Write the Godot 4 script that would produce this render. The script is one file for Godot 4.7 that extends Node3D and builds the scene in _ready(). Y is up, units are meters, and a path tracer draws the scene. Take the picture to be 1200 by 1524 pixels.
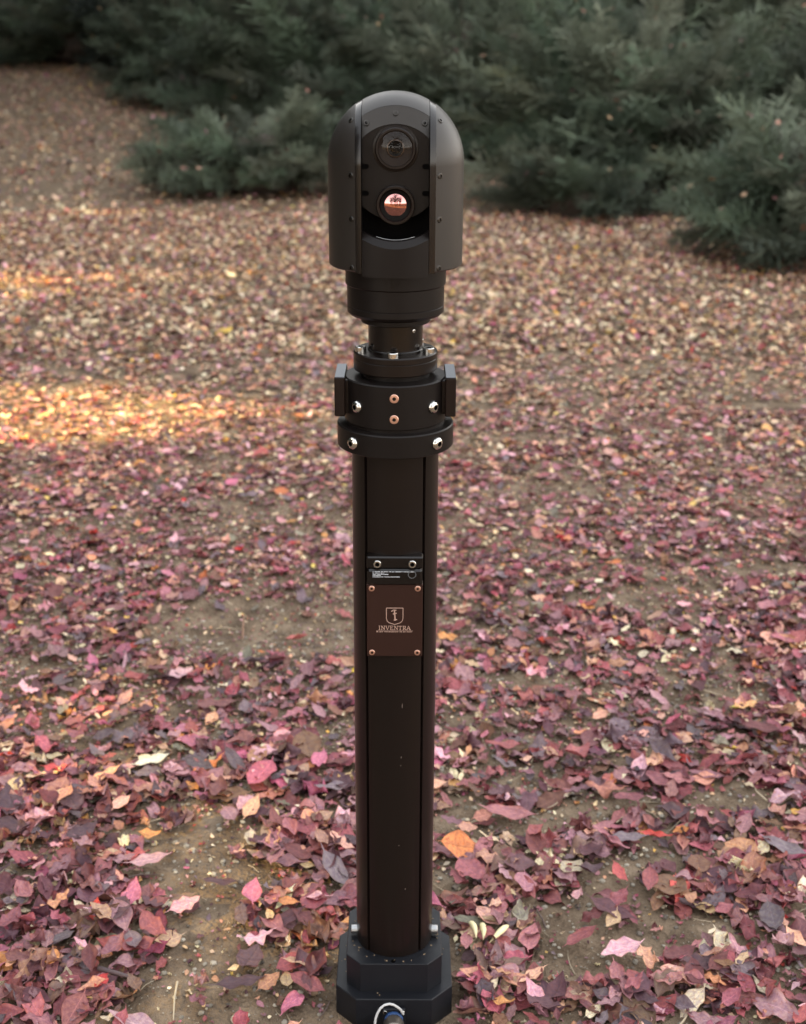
extends Node3D

const CAM_H := 1.255
const CAM_D := 1.45
const SUN := Vector3(-0.85, 0.47, 0.25)   # towards the sun

# ---------------------------------------------------------------- mesh helpers
class MB:
	var v := PackedVector3Array()
	var n := PackedVector3Array()
	var u := PackedVector2Array()
	var xf := Transform3D()
	func tri(a: Vector3, b: Vector3, c: Vector3, na: Vector3, nb: Vector3, nc: Vector3, ua := Vector2.ZERO, ub := Vector2.ZERO, uc := Vector2.ZERO) -> void:
		if (b - a).cross(c - a).dot(na + nb + nc) > 0.0:   # clockwise fronts
			var t := b; b = c; c = t
			t = nb; nb = nc; nc = t
			var s := ub; ub = uc; uc = s
		v.append(xf * a); v.append(xf * b); v.append(xf * c)
		n.append((xf.basis * na).normalized()); n.append((xf.basis * nb).normalized()); n.append((xf.basis * nc).normalized())
		u.append(ua); u.append(ub); u.append(uc)
	func quad(a: Vector3, b: Vector3, c: Vector3, d: Vector3, na: Vector3, nb := Vector3.ZERO, nc := Vector3.ZERO, nd := Vector3.ZERO) -> void:
		if nb == Vector3.ZERO:
			nb = na; nc = na; nd = na
		tri(a, b, c, na, nb, nc)
		tri(a, c, d, na, nc, nd)
	func flat(a: Vector3, b: Vector3, c: Vector3, d: Vector3, out: Vector3) -> void:
		var m := (c - a).cross(d - b).normalized()
		if m.dot(out) < 0.0:
			m = -m
		quad(a, b, c, d, m)
	# profile of (radius, height) points, turned round y
	func lathe(prof: Array, seg := 48) -> void:
		for i in prof.size() - 1:
			var p: Vector2 = prof[i]
			var q: Vector2 = prof[i + 1]
			var e := (q - p).normalized()
			for k in seg:
				var a := TAU * k / seg
				var b := TAU * (k + 1) / seg
				var da := Vector3(sin(a), 0, cos(a))
				var db := Vector3(sin(b), 0, cos(b))
				var na := da * e.y - Vector3(0, e.x, 0)
				var nb := db * e.y - Vector3(0, e.x, 0)
				quad(da * p.x + Vector3(0, p.y, 0), db * p.x + Vector3(0, p.y, 0), db * q.x + Vector3(0, q.y, 0), da * q.x + Vector3(0, q.y, 0), na, nb, nb, na)
	func box(c: Vector3, s: Vector3, b := 0.0008) -> void:
		var h := s * 0.5
		for ax in 3:
			var i := (ax + 1) % 3
			var j := (ax + 2) % 3
			for sg in [-1.0, 1.0]:
				var nn := Vector3.ZERO; nn[ax] = sg
				var p: Array = []
				for q in [Vector2(-1, -1), Vector2(1, -1), Vector2(1, 1), Vector2(-1, 1)]:
					var w := Vector3.ZERO
					w[ax] = sg * h[ax]; w[i] = q.x * (h[i] - b); w[j] = q.y * (h[j] - b)
					p.append(c + w)
				quad(p[0], p[1], p[2], p[3], nn)
		for ax in 3:
			var i := (ax + 1) % 3
			var j := (ax + 2) % 3
			for si in [-1.0, 1.0]:
				for sj in [-1.0, 1.0]:
					var e0 := Vector3.ZERO; e0[i] = si * h[i]; e0[j] = sj * (h[j] - b)
					var e1 := Vector3.ZERO; e1[i] = si * (h[i] - b); e1[j] = sj * h[j]
					var l := Vector3.ZERO; l[ax] = h[ax] - b
					var nn := Vector3.ZERO; nn[i] = si; nn[j] = sj
					quad(c + e0 - l, c + e0 + l, c + e1 + l, c + e1 - l, nn.normalized())
		for sx in [-1.0, 1.0]:
			for sy in [-1.0, 1.0]:
				for sz in [-1.0, 1.0]:
					var g := Vector3(sx, sy, sz)
					tri(c + g * Vector3(h.x, h.y - b, h.z - b), c + g * Vector3(h.x - b, h.y, h.z - b), c + g * Vector3(h.x - b, h.y - b, h.z), g, g, g)
	# upright prism over an (x, z) outline with a chamfered upper edge
	func prism(poly: Array, y0: float, y1: float, b: float) -> void:
		var k := poly.size()
		for i in k:
			var p: Vector2 = poly[i]
			var q: Vector2 = poly[(i + 1) % k]
			var o := Vector3(p.x + q.x, 0, p.y + q.y)
			flat(Vector3(p.x, y0, p.y), Vector3(q.x, y0, q.y), Vector3(q.x, y1 - b, q.y), Vector3(p.x, y1 - b, p.y), o)
			var pi := p * (1.0 - b / p.length())
			var qi := q * (1.0 - b / q.length())
			flat(Vector3(p.x, y1 - b, p.y), Vector3(q.x, y1 - b, q.y), Vector3(qi.x, y1, qi.y), Vector3(pi.x, y1, pi.y), o + Vector3(0, o.length(), 0))
			tri(Vector3(0, y1, 0), Vector3(pi.x, y1, pi.y), Vector3(qi.x, y1, qi.y), Vector3.UP, Vector3.UP, Vector3.UP)
	func tube(pts: Array, rad: Array, seg := 8) -> void:
		var frames: Array = []
		for i in pts.size():
			var t: Vector3 = (pts[mini(i + 1, pts.size() - 1)] - pts[maxi(i - 1, 0)]).normalized()
			var s := t.cross(Vector3(0.31, 0.2, 0.93)).normalized()
			frames.append([s, s.cross(t).normalized()])
		for i in pts.size() - 1:
			for k in seg:
				var r: Array = []
				for w in [[i, k], [i, k + 1], [i + 1, k + 1], [i + 1, k]]:
					var a: float = TAU * w[1] / seg
					var d: Vector3 = frames[w[0]][0] * cos(a) + frames[w[0]][1] * sin(a)
					r.append([pts[w[0]] + d * rad[w[0]], d])
				quad(r[0][0], r[1][0], r[2][0], r[3][0], r[0][1], r[1][1], r[2][1], r[3][1])
	func spike(a: Vector3, b: Vector3, r: float) -> void:
		var t := (b - a).normalized()
		var s := t.cross(Vector3(0.41, 0.8, 0.33)).normalized()
		var w := s.cross(t)
		for k in 3:
			var d := s * cos(TAU * k / 3) + w * sin(TAU * k / 3)
			var e := s * cos(TAU * (k + 1) / 3) + w * sin(TAU * (k + 1) / 3)
			tri(a + d * r, a + e * r, b, d, e, (d + e).normalized())
	func surface(m: ArrayMesh, material: Material) -> void:
		var arr := []
		arr.resize(Mesh.ARRAY_MAX)
		arr[Mesh.ARRAY_VERTEX] = v; arr[Mesh.ARRAY_NORMAL] = n; arr[Mesh.ARRAY_TEX_UV] = u
		m.add_surface_from_arrays(Mesh.PRIMITIVE_TRIANGLES, arr)
		m.surface_set_material(m.get_surface_count() - 1, material)

func part(called: String, b: MB, m: Material, parent: Node, at := Transform3D()) -> MeshInstance3D:
	var am := ArrayMesh.new()
	b.surface(am, m)
	return put(called, am, parent, at)

func put(called: String, am: Mesh, parent: Node, at := Transform3D()) -> MeshInstance3D:
	var o := MeshInstance3D.new()
	o.name = numbered(called, parent)
	o.mesh = am
	o.transform = at
	parent.add_child(o, true)
	return o

var taken := {}
func numbered(called: String, parent: Node) -> String:
	var key := str(parent.get_instance_id()) + called
	var k: int = taken.get(key, 0)
	taken[key] = k + 1
	return called if k == 0 else "%s_%03d" % [called, k]

func tag(o: Node, label: String, category := "", group := "", kind := "") -> Node:
	if label: o.set_meta("label", label)
	if category: o.set_meta("category", category)
	if group: o.set_meta("group", group)
	if kind: o.set_meta("kind", kind)
	return o

func thing(called: String, label: String, category: String, at := Vector3.ZERO, group := "") -> Node3D:
	var o := Node3D.new()
	o.name = numbered(called, self)
	o.position = at
	add_child(o, true)
	tag(o, label, category, group)
	return o

func paint(called: String, c: Color, rough := 0.5, metal := 0.0, spec := 0.5) -> StandardMaterial3D:
	var m := StandardMaterial3D.new()
	m.resource_name = called
	m.albedo_color = c
	m.roughness = rough
	m.metallic = metal
	m.metallic_specular = spec
	return m

func c8(r: float, g: float, b: float) -> Color:
	return Color(r / 255.0, g / 255.0, b / 255.0)

# a frame whose y axis points along `out`, at `at`
func facing(at: Vector3, out: Vector3) -> Transform3D:
	var y := out.normalized()
	var x := Vector3.UP.cross(y)
	if x.length() < 0.01:
		x = Vector3.RIGHT
	x = x.normalized()
	return Transform3D(Basis(x, y, x.cross(y)), at)

# ---------------------------------------------------------------- terrain
var relief := FastNoiseLite.new()
var clump := FastNoiseLite.new()

func lie(x: float, z: float) -> float:
	var far := CAM_D - z - 7.0
	var y := 0.0
	if far > 0.0:
		y = 0.0032 * far * far if far < 18.0 else 0.0032 * 324.0 + 0.03 * (far - 18.0)
	var k := clampf(Vector2(x, z).length() * 4.0 - 0.3, 0.0, 1.0)     # level where the post stands
	y += k * (0.012 * relief.get_noise_2d(x * 1.3, z * 1.3) + 0.007 * relief.get_noise_2d(x * 7.0 + 40.0, z * 7.0) + 0.003 * relief.get_noise_2d(x * 26.0, z * 26.0 + 9.0))
	return y

# bare, trodden soil: x, z, half length, half width, turn
var bare := [
	[-0.37, -1.16, 0.20, 0.16, 0.1], [-0.20, -1.10, 0.17, 0.10, 0.2], [-0.27, -0.05, 0.11, 0.17, 0.3], [-0.36, -0.36, 0.10, 0.09, 0.0], [-0.30, -0.24, 0.12, 0.06, 0.2],
	[-0.15, 0.035, 0.08, 0.05, 0.0], [0.14, -0.39, 0.12, 0.05, 0.0], [0.28, -0.40, 0.15, 0.06, -0.3], [0.40, -0.27, 0.13, 0.06, -0.5], [0.27, -0.05, 0.12, 0.08, 0.0],
	[0.24, -0.13, 0.11, 0.07, 0.0], [0.60, -0.47, 0.08, 0.05, 0.0], [0.43, -0.12, 0.12, 0.05, -0.3], [0.06, -0.22, 0.04, 0.05, 0.0],
	[0.50, -1.3, 0.12, 0.045, 0.2], [0.95, -1.5, 0.12, 0.05, 0.0], [-1.0, -1.0, 0.10, 0.05, 0.0], [-0.5, -1.95, 0.10, 0.05, 0.1], [0.42, -2.6, 0.12, 0.05, 0.0], [1.3, -3.0, 0.16, 0.06, 0.1],
	[0.28, -0.9, 0.12, 0.035, 0.1], [0.62, -0.83, 0.12, 0.04, 0.0],
]
func bareness(x: float, z: float) -> float:
	var most := 0.0
	for e in bare:
		var dx: float = x - e[0]
		var dz: float = z - e[1]
		if absf(dx) > 0.7 or absf(dz) > 0.7:
			continue
		var c := cos(e[4])
		var s := sin(e[4])
		var q := Vector2((dx * c + dz * s) / e[2], (-dx * s + dz * c) / e[3]).length() + 0.35 * relief.get_noise_2d(x * 11.0, z * 11.0)
		most = maxf(most, clampf((1.25 - q) * 2.5, 0.0, 1.0))
	return most

# ---------------------------------------------------------------- textures
func noise_tex(seed_: int, freq: float, ramp: Array, side := 1024, oct := 5, type := FastNoiseLite.TYPE_SIMPLEX_SMOOTH) -> NoiseTexture2D:
	var f := FastNoiseLite.new()
	f.seed = seed_; f.frequency = freq; f.fractal_octaves = oct; f.noise_type = type
	var t := NoiseTexture2D.new()
	t.width = side; t.height = side; t.seamless = true; t.noise = f
	if ramp:
		var g := Gradient.new()
		var offs := PackedFloat32Array()
		var cols := PackedColorArray()
		for r in ramp:
			offs.append(r[0]); cols.append(r[1])
		g.offsets = offs; g.colors = cols
		t.color_ramp = g
	return t

# midrib, side veins, mottling and a browned edge; the tint comes from the material
func leaf_image(seed_: int, veins: float, blotch: float) -> Array:
	var f := FastNoiseLite.new(); f.seed = seed_; f.frequency = 0.035; f.fractal_octaves = 4
	var w := 96
	var h := 192
	var im := Image.create(w, h, false, Image.FORMAT_RGB8)
	var hm := Image.create(w, h, false, Image.FORMAT_RGB8)
	for y in h:
		for x in w:
			var t := absf(2.0 * (x + 0.5) / w - 1.0)
			var s := (y + 0.5) / h
			var side := 0.0 if x * 2 < w else 0.5
			var q := (s - 0.42 * t + 0.05 * t * t) * 10.0 + side + 0.12 * f.get_noise_2d(x * 2.0, y * 2.0 + 300.0)
			var d := absf(fposmod(q, 1.0) - 0.5)
			var vein := clampf(1.0 - d * 11.0, 0.0, 1.0) * clampf(1.25 - t, 0.0, 1.0)
			var rib := clampf(1.0 - t * 22.0, 0.0, 1.0)
			var m := f.get_noise_2d(x, y)
			var fine := f.get_noise_2d(x * 6.0 + 77.0, y * 6.0)
			var val := 0.80 + 0.16 * m + 0.09 * fine + veins * (0.55 * vein + rib)
			var edge := clampf((t - 0.80) * 4.0, 0.0, 1.0) * clampf(0.5 + 1.6 * f.get_noise_2d(x * 0.7 + 500.0, y * 0.7), 0.0, 1.0)
			var spot := clampf((f.get_noise_2d(x * 1.5 + 900.0, y * 1.5) - 0.28) * 6.0, 0.0, 1.0) * blotch
			var c := Color(val, val * (1.0 + 0.05 * m), val * (1.0 - 0.06 * m))
			c = c.lerp(Color(val * 0.92, val * 0.74, val * 0.58), maxf(edge * 0.7, spot * 0.8))
			im.set_pixel(x, y, Color(clampf(c.r, 0, 1), clampf(c.g, 0, 1), clampf(c.b, 0, 1)))
			var hh := clampf(0.55 + 0.2 * m + 0.12 * fine - 0.42 * vein - 0.5 * rib, 0.0, 1.0)
			hm.set_pixel(x, y, Color(hh, hh, hh))
	return [ImageTexture.create_from_image(im), ImageTexture.create_from_image(hm)]

# ---------------------------------------------------------------- leaves
# unit length along +z. w half width, k1 curl along, k2 curl across, fold at the midrib, wave of the edge, tip 0 round .. 1 pointed
func leaf_mesh(seed_: int, w: float, k1: float, k2: float, fold: float, wave: float, tip: float, nu: int, nv: int, ragged := 0.0, twist := 0.0) -> ArrayMesh:
	var r := RandomNumberGenerator.new(); r.seed = seed_
	var st := SurfaceTool.new()
	st.begin(Mesh.PRIMITIVE_TRIANGLES)
	var ph := r.randf() * TAU
	var fr := r.randf_range(1.5, 3.0)
	var lean := r.randf_range(-0.09, 0.09)
	var tear: Array = []
	for i in nv + 1:
		tear.append([1.0 - ragged * r.randf(), 1.0 - ragged * r.randf()])
	var P: Array = []
	for i in nv + 1:
		var s := float(i) / nv
		var prof := pow(sin(PI * pow(s, 0.86)), 0.86 + 0.22 * tip) if s > 0.0 and s < 1.0 else 0.0
		prof = lerpf(prof, prof * (1.0 - 0.35 * s), tip)
		var hw := maxf(w * prof, 0.012)
		var row: Array = []
		for j in nu + 1:
			var t := 2.0 * j / nu - 1.0
			var tt: float = t * (tear[i][1] if t > 0 else tear[i][0])
			var a := tt * hw
			var x := sin(k2 * a) / k2 if absf(k2) > 0.01 else a
			var y := (1.0 - cos(k2 * a)) / k2 if absf(k2) > 0.01 else 0.0
			y += absf(a) * fold + wave * sin(ph + s * TAU * fr + t * 1.3) * absf(t) * (0.4 + prof) * 0.06
			x += lean * sin(PI * s) * 0.8
			var z := s - 0.5
			if absf(k1) > 0.01:
				var th := k1 * z
				var R := 1.0 / k1
				z = sin(th) * (R - y)
				y = R - cos(th) * (R - y)
			var tw := twist * (s - 0.5)
			row.append(Vector3(x * cos(tw) - y * sin(tw), x * sin(tw) + y * cos(tw), z))
		P.append(row)
	for i in nv:
		for j in nu:
			var q := [[i, j], [i, j + 1], [i + 1, j + 1], [i + 1, j]]
			for k in [0, 2, 1, 0, 3, 2]:
				var e: Array = q[k]
				st.set_uv(Vector2(float(e[1]) / nu, float(e[0]) / nv))
				st.add_vertex(P[e[0]][e[1]])
	# stalk
	var b: Vector3 = P[0][nu / 2]
	var e2 := b + Vector3(r.randf_range(-0.06, 0.06), r.randf_range(0.0, 0.05), -r.randf_range(0.10, 0.2))
	for tri in [[b - Vector3(0.012, 0, 0), b + Vector3(0.012, 0, 0), e2]]:
		for p in tri:
			st.set_uv(Vector2(0.5, 0.1))
			st.add_vertex(p)
	st.generate_normals()
	st.index()
	return st.commit()

# ---------------------------------------------------------------- conifer sprays
# a feathery spray one unit long that grows along +z, its upper side +y
func plume_mesh(seed_: int, branchlets: int, spread: float) -> MB:
	var r := RandomNumberGenerator.new(); r.seed = seed_
	var b := MB.new()
	var at := func(s: float) -> Vector3: return Vector3(0.04 * sin(s * 5.0 + seed_), 0.10 * s - 0.16 * s * s, s)
	b.spike(at.call(0.0), at.call(0.55), 0.012)
	b.spike(at.call(0.5), at.call(1.03), 0.009)
	for i in branchlets:
		var s := 0.06 + 0.92 * float(i) / branchlets
		var o: Vector3 = at.call(s)
		var side := 1.0 if i % 2 else -1.0
		var l := (0.40 * pow(1.0 - s, 0.7) + 0.09) * r.randf_range(0.65, 1.1) * spread
		var d := Vector3(side * r.randf_range(0.55, 0.9), r.randf_range(-0.55, 0.75), r.randf_range(0.35, 0.8)).normalized()
		var e := o + d * l + Vector3(0, -0.12 * l, 0.05 * l)
		b.spike(o, e, 0.011)
		var m := 3 + int(l * 16.0)
		for k in m:
			var f := 0.18 + 0.78 * float(k) / m
			var p := o.lerp(e, f)
			var d2 := (d + Vector3(r.randf_range(-0.8, 0.8), r.randf_range(-0.5, 0.6), r.randf_range(-0.3, 0.8))).normalized()
			b.spike(p, p + d2 * r.randf_range(0.05, 0.13) * (1.15 - 0.5 * f), 0.0105)
	return b

func multi(called: String, m: Mesh, places: Array, tints: Array, parent: Node) -> MultiMeshInstance3D:
	var mm := MultiMesh.new()
	mm.transform_format = MultiMesh.TRANSFORM_3D
	mm.use_colors = true
	mm.mesh = m
	mm.instance_count = places.size()
	for i in places.size():
		mm.set_instance_transform(i, places[i])
		mm.set_instance_color(i, tints[i])
	var o := MultiMeshInstance3D.new()
	o.name = numbered(called, parent)
	o.multimesh = mm
	parent.add_child(o, true)
	o.set_meta("kind", "stuff")
	return o

func aimed(at: Vector3, along: Vector3, roll: float, size: float) -> Transform3D:
	var z := along.normalized()
	var x := Vector3.UP.cross(z)
	x = Vector3.RIGHT if x.length() < 0.02 else x.normalized()
	var y := z.cross(x)
	var b := Basis(x, y, z) * Basis(Vector3.BACK, roll)
	return Transform3D(b.scaled_local(Vector3.ONE * size), at)

var plume: Array = []
var bark: StandardMaterial3D
var needles: StandardMaterial3D
var caught: Array = []          # dead leaves that hang in the shrubs

func lumpy(b: MB, c: Vector3, s: Vector3, seed_: int) -> void:
	var f := FastNoiseLite.new(); f.seed = seed_; f.frequency = 0.9
	var nu := 18
	var nv := 10
	var pt := func(i: int, j: int) -> Vector3:
		var la := PI * (float(j) / nv - 0.5)
		var lo := TAU * (i % nu) / nu
		var d := Vector3(cos(la) * sin(lo), sin(la), cos(la) * cos(lo))
		return c + d * s * (1.0 + 0.5 * f.get_noise_3d(d.x * 1.6, d.y * 1.6, d.z * 1.6))
	for i in nu:
		for j in nv:
			var p: Array = [pt.call(i, j), pt.call(i + 1, j), pt.call(i + 1, j + 1), pt.call(i, j + 1)]
			b.flat(p[0], p[1], p[2], p[3], (p[0] + p[2]) * 0.5 - c)

# a spreading juniper: arching boughs with sprays along their outer half
func juniper(label: String, at: Vector3, rx: float, rz: float, h: float, boughs: int, size: float, seed_: int, tone := 1.0, low := 0.0) -> void:
	var r := RandomNumberGenerator.new(); r.seed = seed_
	at.y = lie(at.x, at.z)
	var o := thing("juniper_shrub", label, "shrub", at, "spreading junipers at the back of the leafy clearing")
	var stems := MB.new()
	var core := MB.new()
	lumpy(core, Vector3(0, h * 0.30, 0), Vector3(rx * 0.42, h * 0.36, rz * 0.42), seed_)
	var sets: Array = [[], [], []]
	var tints: Array = [[], [], []]
	boughs = int(boughs * 0.80)
	size *= 0.98
	for i in boughs:
		var az := TAU * (i + r.randf()) / boughs * 3.0
		var el := asin(clampf(pow(r.randf(), 0.8) + low * 0.2, 0.0, 1.0)) * 0.94 + 0.03
		var reach := r.randf_range(0.62, 1.12)
		var tip := Vector3(rx * sin(az) * cos(el), h * sin(el), rz * cos(az) * cos(el)) * reach
		tip.y = maxf(tip.y, 0.07)
		var foot := Vector3(tip.x * 0.12, 0.0, tip.z * 0.12)
		var mid := foot.lerp(tip, 0.5) + Vector3(0, h * (0.16 - 0.12 * sin(el)), 0)
		var pts: Array = []
		for k in 7:
			var s := k / 6.0
			pts.append(foot * (1 - s) * (1 - s) + mid * 2 * s * (1 - s) + tip * s * s)
		if i % 3 == 0:
			stems.tube(pts, [0.022, 0.018, 0.015, 0.012, 0.009, 0.006, 0.003], 5)
		var shade := r.randf_range(0.45, 1.7) * tone
		var grey := r.randf()
		var count := 5 + int(3.0 * reach)
		for k in count:
			var s := 0.42 + 0.55 * float(k) / count
			var p: Vector3 = foot * (1 - s) * (1 - s) + mid * 2 * s * (1 - s) + tip * s * s
			var dir := ((mid - foot) * (1 - s) + (tip - mid) * s).normalized()
			var outw := Vector3(tip.x, 0, tip.z).normalized()
			var turn := r.randf_range(-1.0, 1.0)
			dir = (dir + outw * 0.35 + Vector3(outw.z, 0, -outw.x) * turn * 0.8 + Vector3(0, r.randf_range(-0.15, 0.45), 0)).normalized()
			var v := r.randi() % 3
			sets[v].append(aimed(p, dir, r.randf_range(-0.5, 0.5), size * r.randf_range(0.7, 1.25) * (1.15 - 0.35 * s)))
			var g := shade * r.randf_range(0.85, 1.15)
			tints[v].append(Color(lerpf(0.092, 0.138, grey) * g, lerpf(0.130, 0.150, grey) * g, lerpf(0.086, 0.110, grey) * g))
			if r.randf() < 0.14:
				caught.append(at + p + dir * size * r.randf_range(0.4, 1.0) + Vector3(r.randf_range(-0.1, 0.1), 0.07, 0.06))
	part("stem", stems, bark, o)
	part("inner_twigs", core, bark, o)
	for v in 3:
		multi("foliage", plume[v], sets[v], tints[v], o)

# sun patches: where the light comes down between the boughs. x, z, half sizes, share of boughs missing
var sunlit := [[-1.30, -2.86, 0.44, 0.0, 1.0, 0.70], [-2.4, -5.3, 0.5, 0.06, 0.9, 0.6], [-0.55, -0.74, 0.04, 0.0, 0.95, 0.50], [-0.78, -0.66, 0.03, 0.0, 0.9, 0.42], [-0.29, -0.10, 0.02, 0.0, 0.95, 0.46], [0.28, -0.05, 0.02, 0.0, 0.8, 0.3]]

func conifer(label: String, group: String, at: Vector3, h: float, rad: float, count: int, size: float, seed_: int, tone: float, gaps: bool, bare_foot := 0.2) -> void:
	var r := RandomNumberGenerator.new(); r.seed = seed_
	at.y = lie(at.x, at.z) - 0.02
	var o := thing("conifer_tree", label, "tree", at, group)
	var t := MB.new()
	t.tube([Vector3.ZERO, Vector3(0.03, h * 0.4, 0.02), Vector3(0, h * 0.97, 0)], [0.16, 0.11, 0.015], 9)
	part("trunk", t, bark, o)
	var sets: Array = [[], [], []]
	var tints: Array = [[], [], []]
	var sun := SUN.normalized()
	for i in count:
		var f := pow(r.randf(), 1.15)
		var y := bare_foot + f * (h - bare_foot)
		var big := rad * clampf(1.15 - pow(f, 2.2) * 1.1, 0.04, 1.0)
		var q := sqrt(r.randf_range(0.12, 1.0))
		var az := r.randf() * TAU
		var p := Vector3(sin(az) * big * q, y, cos(az) * big * q)
		var dir := Vector3(sin(az), r.randf_range(-0.3, 0.5), cos(az)) + Vector3(r.randf_range(-0.5, 0.5), r.randf_range(-0.3, 0.3), r.randf_range(-0.5, 0.5))
		var sc := size * r.randf_range(0.75, 1.25)
		if gaps:
			var c := at + p + dir.normalized() * sc * 0.45
			var g := c - sun * ((c.y - 0.0) / sun.y)
			var gone := false
			for e in sunlit:
				var wide: float = sc * e[5]
				var k: float = Vector2((g.x - e[0]) / (e[2] + wide), (g.z - e[1]) / (e[3] + wide)).length()
				if k < 1.0 and r.randf() < e[4]:
					gone = true
			if gone:
				continue
		var v := r.randi() % 3
		sets[v].append(aimed(p, dir, r.randf_range(-0.6, 0.6), sc))
		var g2 := tone * r.randf_range(0.7, 1.2)
		tints[v].append(Color(0.045 * g2, 0.072 * g2, 0.05 * g2))
	for v in 3:
		multi("crown", plume[v], sets[v], tints[v], o)

# ---------------------------------------------------------------- colours of the litter (as seen, sRGB)
var hues := [
	["dark plum", 88, 54, 62], ["maroon", 116, 58, 62], ["rose red", 148, 80, 82], ["magenta pink", 156, 82, 100], ["pale lilac pink", 190, 138, 146],
	["salmon", 182, 128, 106], ["tan", 188, 156, 122], ["cream", 200, 182, 150], ["orange", 186, 120, 72], ["bright red", 165, 52, 46],
	["grey plum", 102, 84, 90], ["olive grey", 118, 110, 92], ["dusty mauve", 140, 94, 100], ["brown", 116, 82, 66], ["yellow", 205, 168, 76],
]
const NEAR_MIX := [12, 17, 14, 5, 4, 9, 5, 4, 1.6, 0.5, 7, 1, 19, 8, 0.4]
const MID_MIX := [8, 10, 9, 6, 8, 9, 10, 12, 2.0, 1.2, 5, 1, 18, 6, 1.2]
const FAR_MIX := [1.5, 2.5, 2.5, 1.0, 4, 11, 32, 16, 2.5, 0.5, 2, 5, 8, 15, 1]

func pick(mix: Array, r: RandomNumberGenerator) -> int:
	var total := 0.0
	for m in mix: total += m
	var at := r.randf() * total
	for i in mix.size():
		at -= mix[i]
		if at <= 0.0: return i
	return 0

func tint(i: int, r: RandomNumberGenerator, gain := 1.0) -> Color:
	var c := c8(hues[i][1], hues[i][2], hues[i][3])
	c = Color.from_hsv(fposmod(c.h + r.randf_range(-0.018, 0.018), 1.0), clampf(c.s * r.randf_range(0.72, 1.06), 0, 1), clampf(c.v * r.randf_range(0.86, 1.2), 0, 1))
	var l := c.srgb_to_linear()
	return Color(l.r * gain, l.g * gain, l.b * gain)

# a leaf told apart by its look, then by the post and by the leaf next to it
func leaf_label(e: Array, all: Array, ways: Array, used: Dictionary) -> String:
	var d := Vector2(e[0], e[1])
	var ring := "right" if d.length() < 0.17 else "close" if d.length() < 0.36 else "halfway out" if d.length() < 0.62 else "well" if d.length() < 1.0 else "far"
	var a := rad_to_deg(atan2(d.x, -d.y))      # 0 behind the post, 90 to its right
	var side: String = ["behind", "behind and right of", "right of", "in front and right of", "in front of", "in front and left of", "left of", "behind and left of"][posmod(int(round(a / 45.0)), 8)]
	var size := "small" if e[2] < 0.043 else "" if e[2] < 0.056 else "large"
	var head := ("%s %s %s leaf %s %s the post" % [size, ways[e[5]], hues[e[4]][0], ring, side]).strip_edges()
	var near: Array = []
	for o in all:
		if o != e:
			near.append([Vector2(o[0] - e[0], o[1] - e[1]).length(), o])
	near.sort_custom(func(p, q): return p[0] < q[0])
	var tries: Array = []
	for k in 4:
		var o: Array = near[k][1]
		tries.append("%s, beside a %s leaf" % [head, hues[o[4]][0]])
		tries.append("%s, beside a %s one" % [head, ways[o[5]]])
	for way in ["lying crosswise", "lying lengthwise", "lying slantwise"]:
		tries.append("%s, %s" % [head, way])
	for t in tries:
		if t.split(" ", false).size() <= 16 and not used.has(t):
			used[t] = true
			return t
	return head

func _ready() -> void:
	# ---- camera, sky, sun, exposure
	var cam := Camera3D.new()
	cam.name = "camera"
	add_child(cam)
	cam.position = Vector3(0.0095, CAM_H, CAM_D)
	cam.rotation_degrees = Vector3(-20.5, 0, 0.24)
	cam.near = 0.05
	cam.far = 900.0
	cam.fov = 43.71
	var eye := CameraAttributesPhysical.new()
	eye.frustum_focal_length = 35.0 / 2.0 / tan(deg_to_rad(43.71) / 2.0)
	eye.frustum_near = 0.05
	eye.frustum_far = 900.0
	eye.frustum_focus_distance = 1.48
	eye.exposure_aperture = eye.frustum_focal_length / 7.2
	cam.attributes = eye
	cam.fov = 43.71
	cam.current = true

	var we := WorldEnvironment.new()
	we.name = "environment"
	var env := Environment.new()
	env.background_mode = Environment.BG_SKY
	var skm := ProceduralSkyMaterial.new()
	skm.sky_top_color = Color(0.645, 0.66, 0.68)
	skm.sky_horizon_color = Color(0.975, 0.945, 0.90)
	skm.sky_curve = 0.28
	skm.ground_horizon_color = Color(0.45, 0.42, 0.38)
	skm.ground_bottom_color = Color(0.3, 0.27, 0.24)
	var sky := Sky.new()
	sky.sky_material = skm
	env.sky = sky
	env.tonemap_mode = Environment.TONE_MAPPER_LINEAR
	env.tonemap_exposure = 5.4
	env.sdfgi_enabled = true
	env.ssao_enabled = true
	env.ssil_enabled = true
	we.environment = env
	add_child(we)

	var sunl := DirectionalLight3D.new()
	sunl.name = "sun"
	add_child(sunl)
	sunl.look_at_from_position(SUN * 30.0, Vector3.ZERO)
	sunl.light_color = Color(1.0, 0.85, 0.54)
	sunl.light_energy = 1.6
	sunl.light_angular_distance = 0.5
	sunl.shadow_enabled = true
	sunl.sky_mode = DirectionalLight3D.SKY_MODE_LIGHT_ONLY

	relief.seed = 5; relief.frequency = 1.0; relief.fractal_octaves = 3
	clump.seed = 21; clump.frequency = 1.0; clump.fractal_octaves = 4

	ground()
	vegetation()
	post()
	litter()

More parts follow.
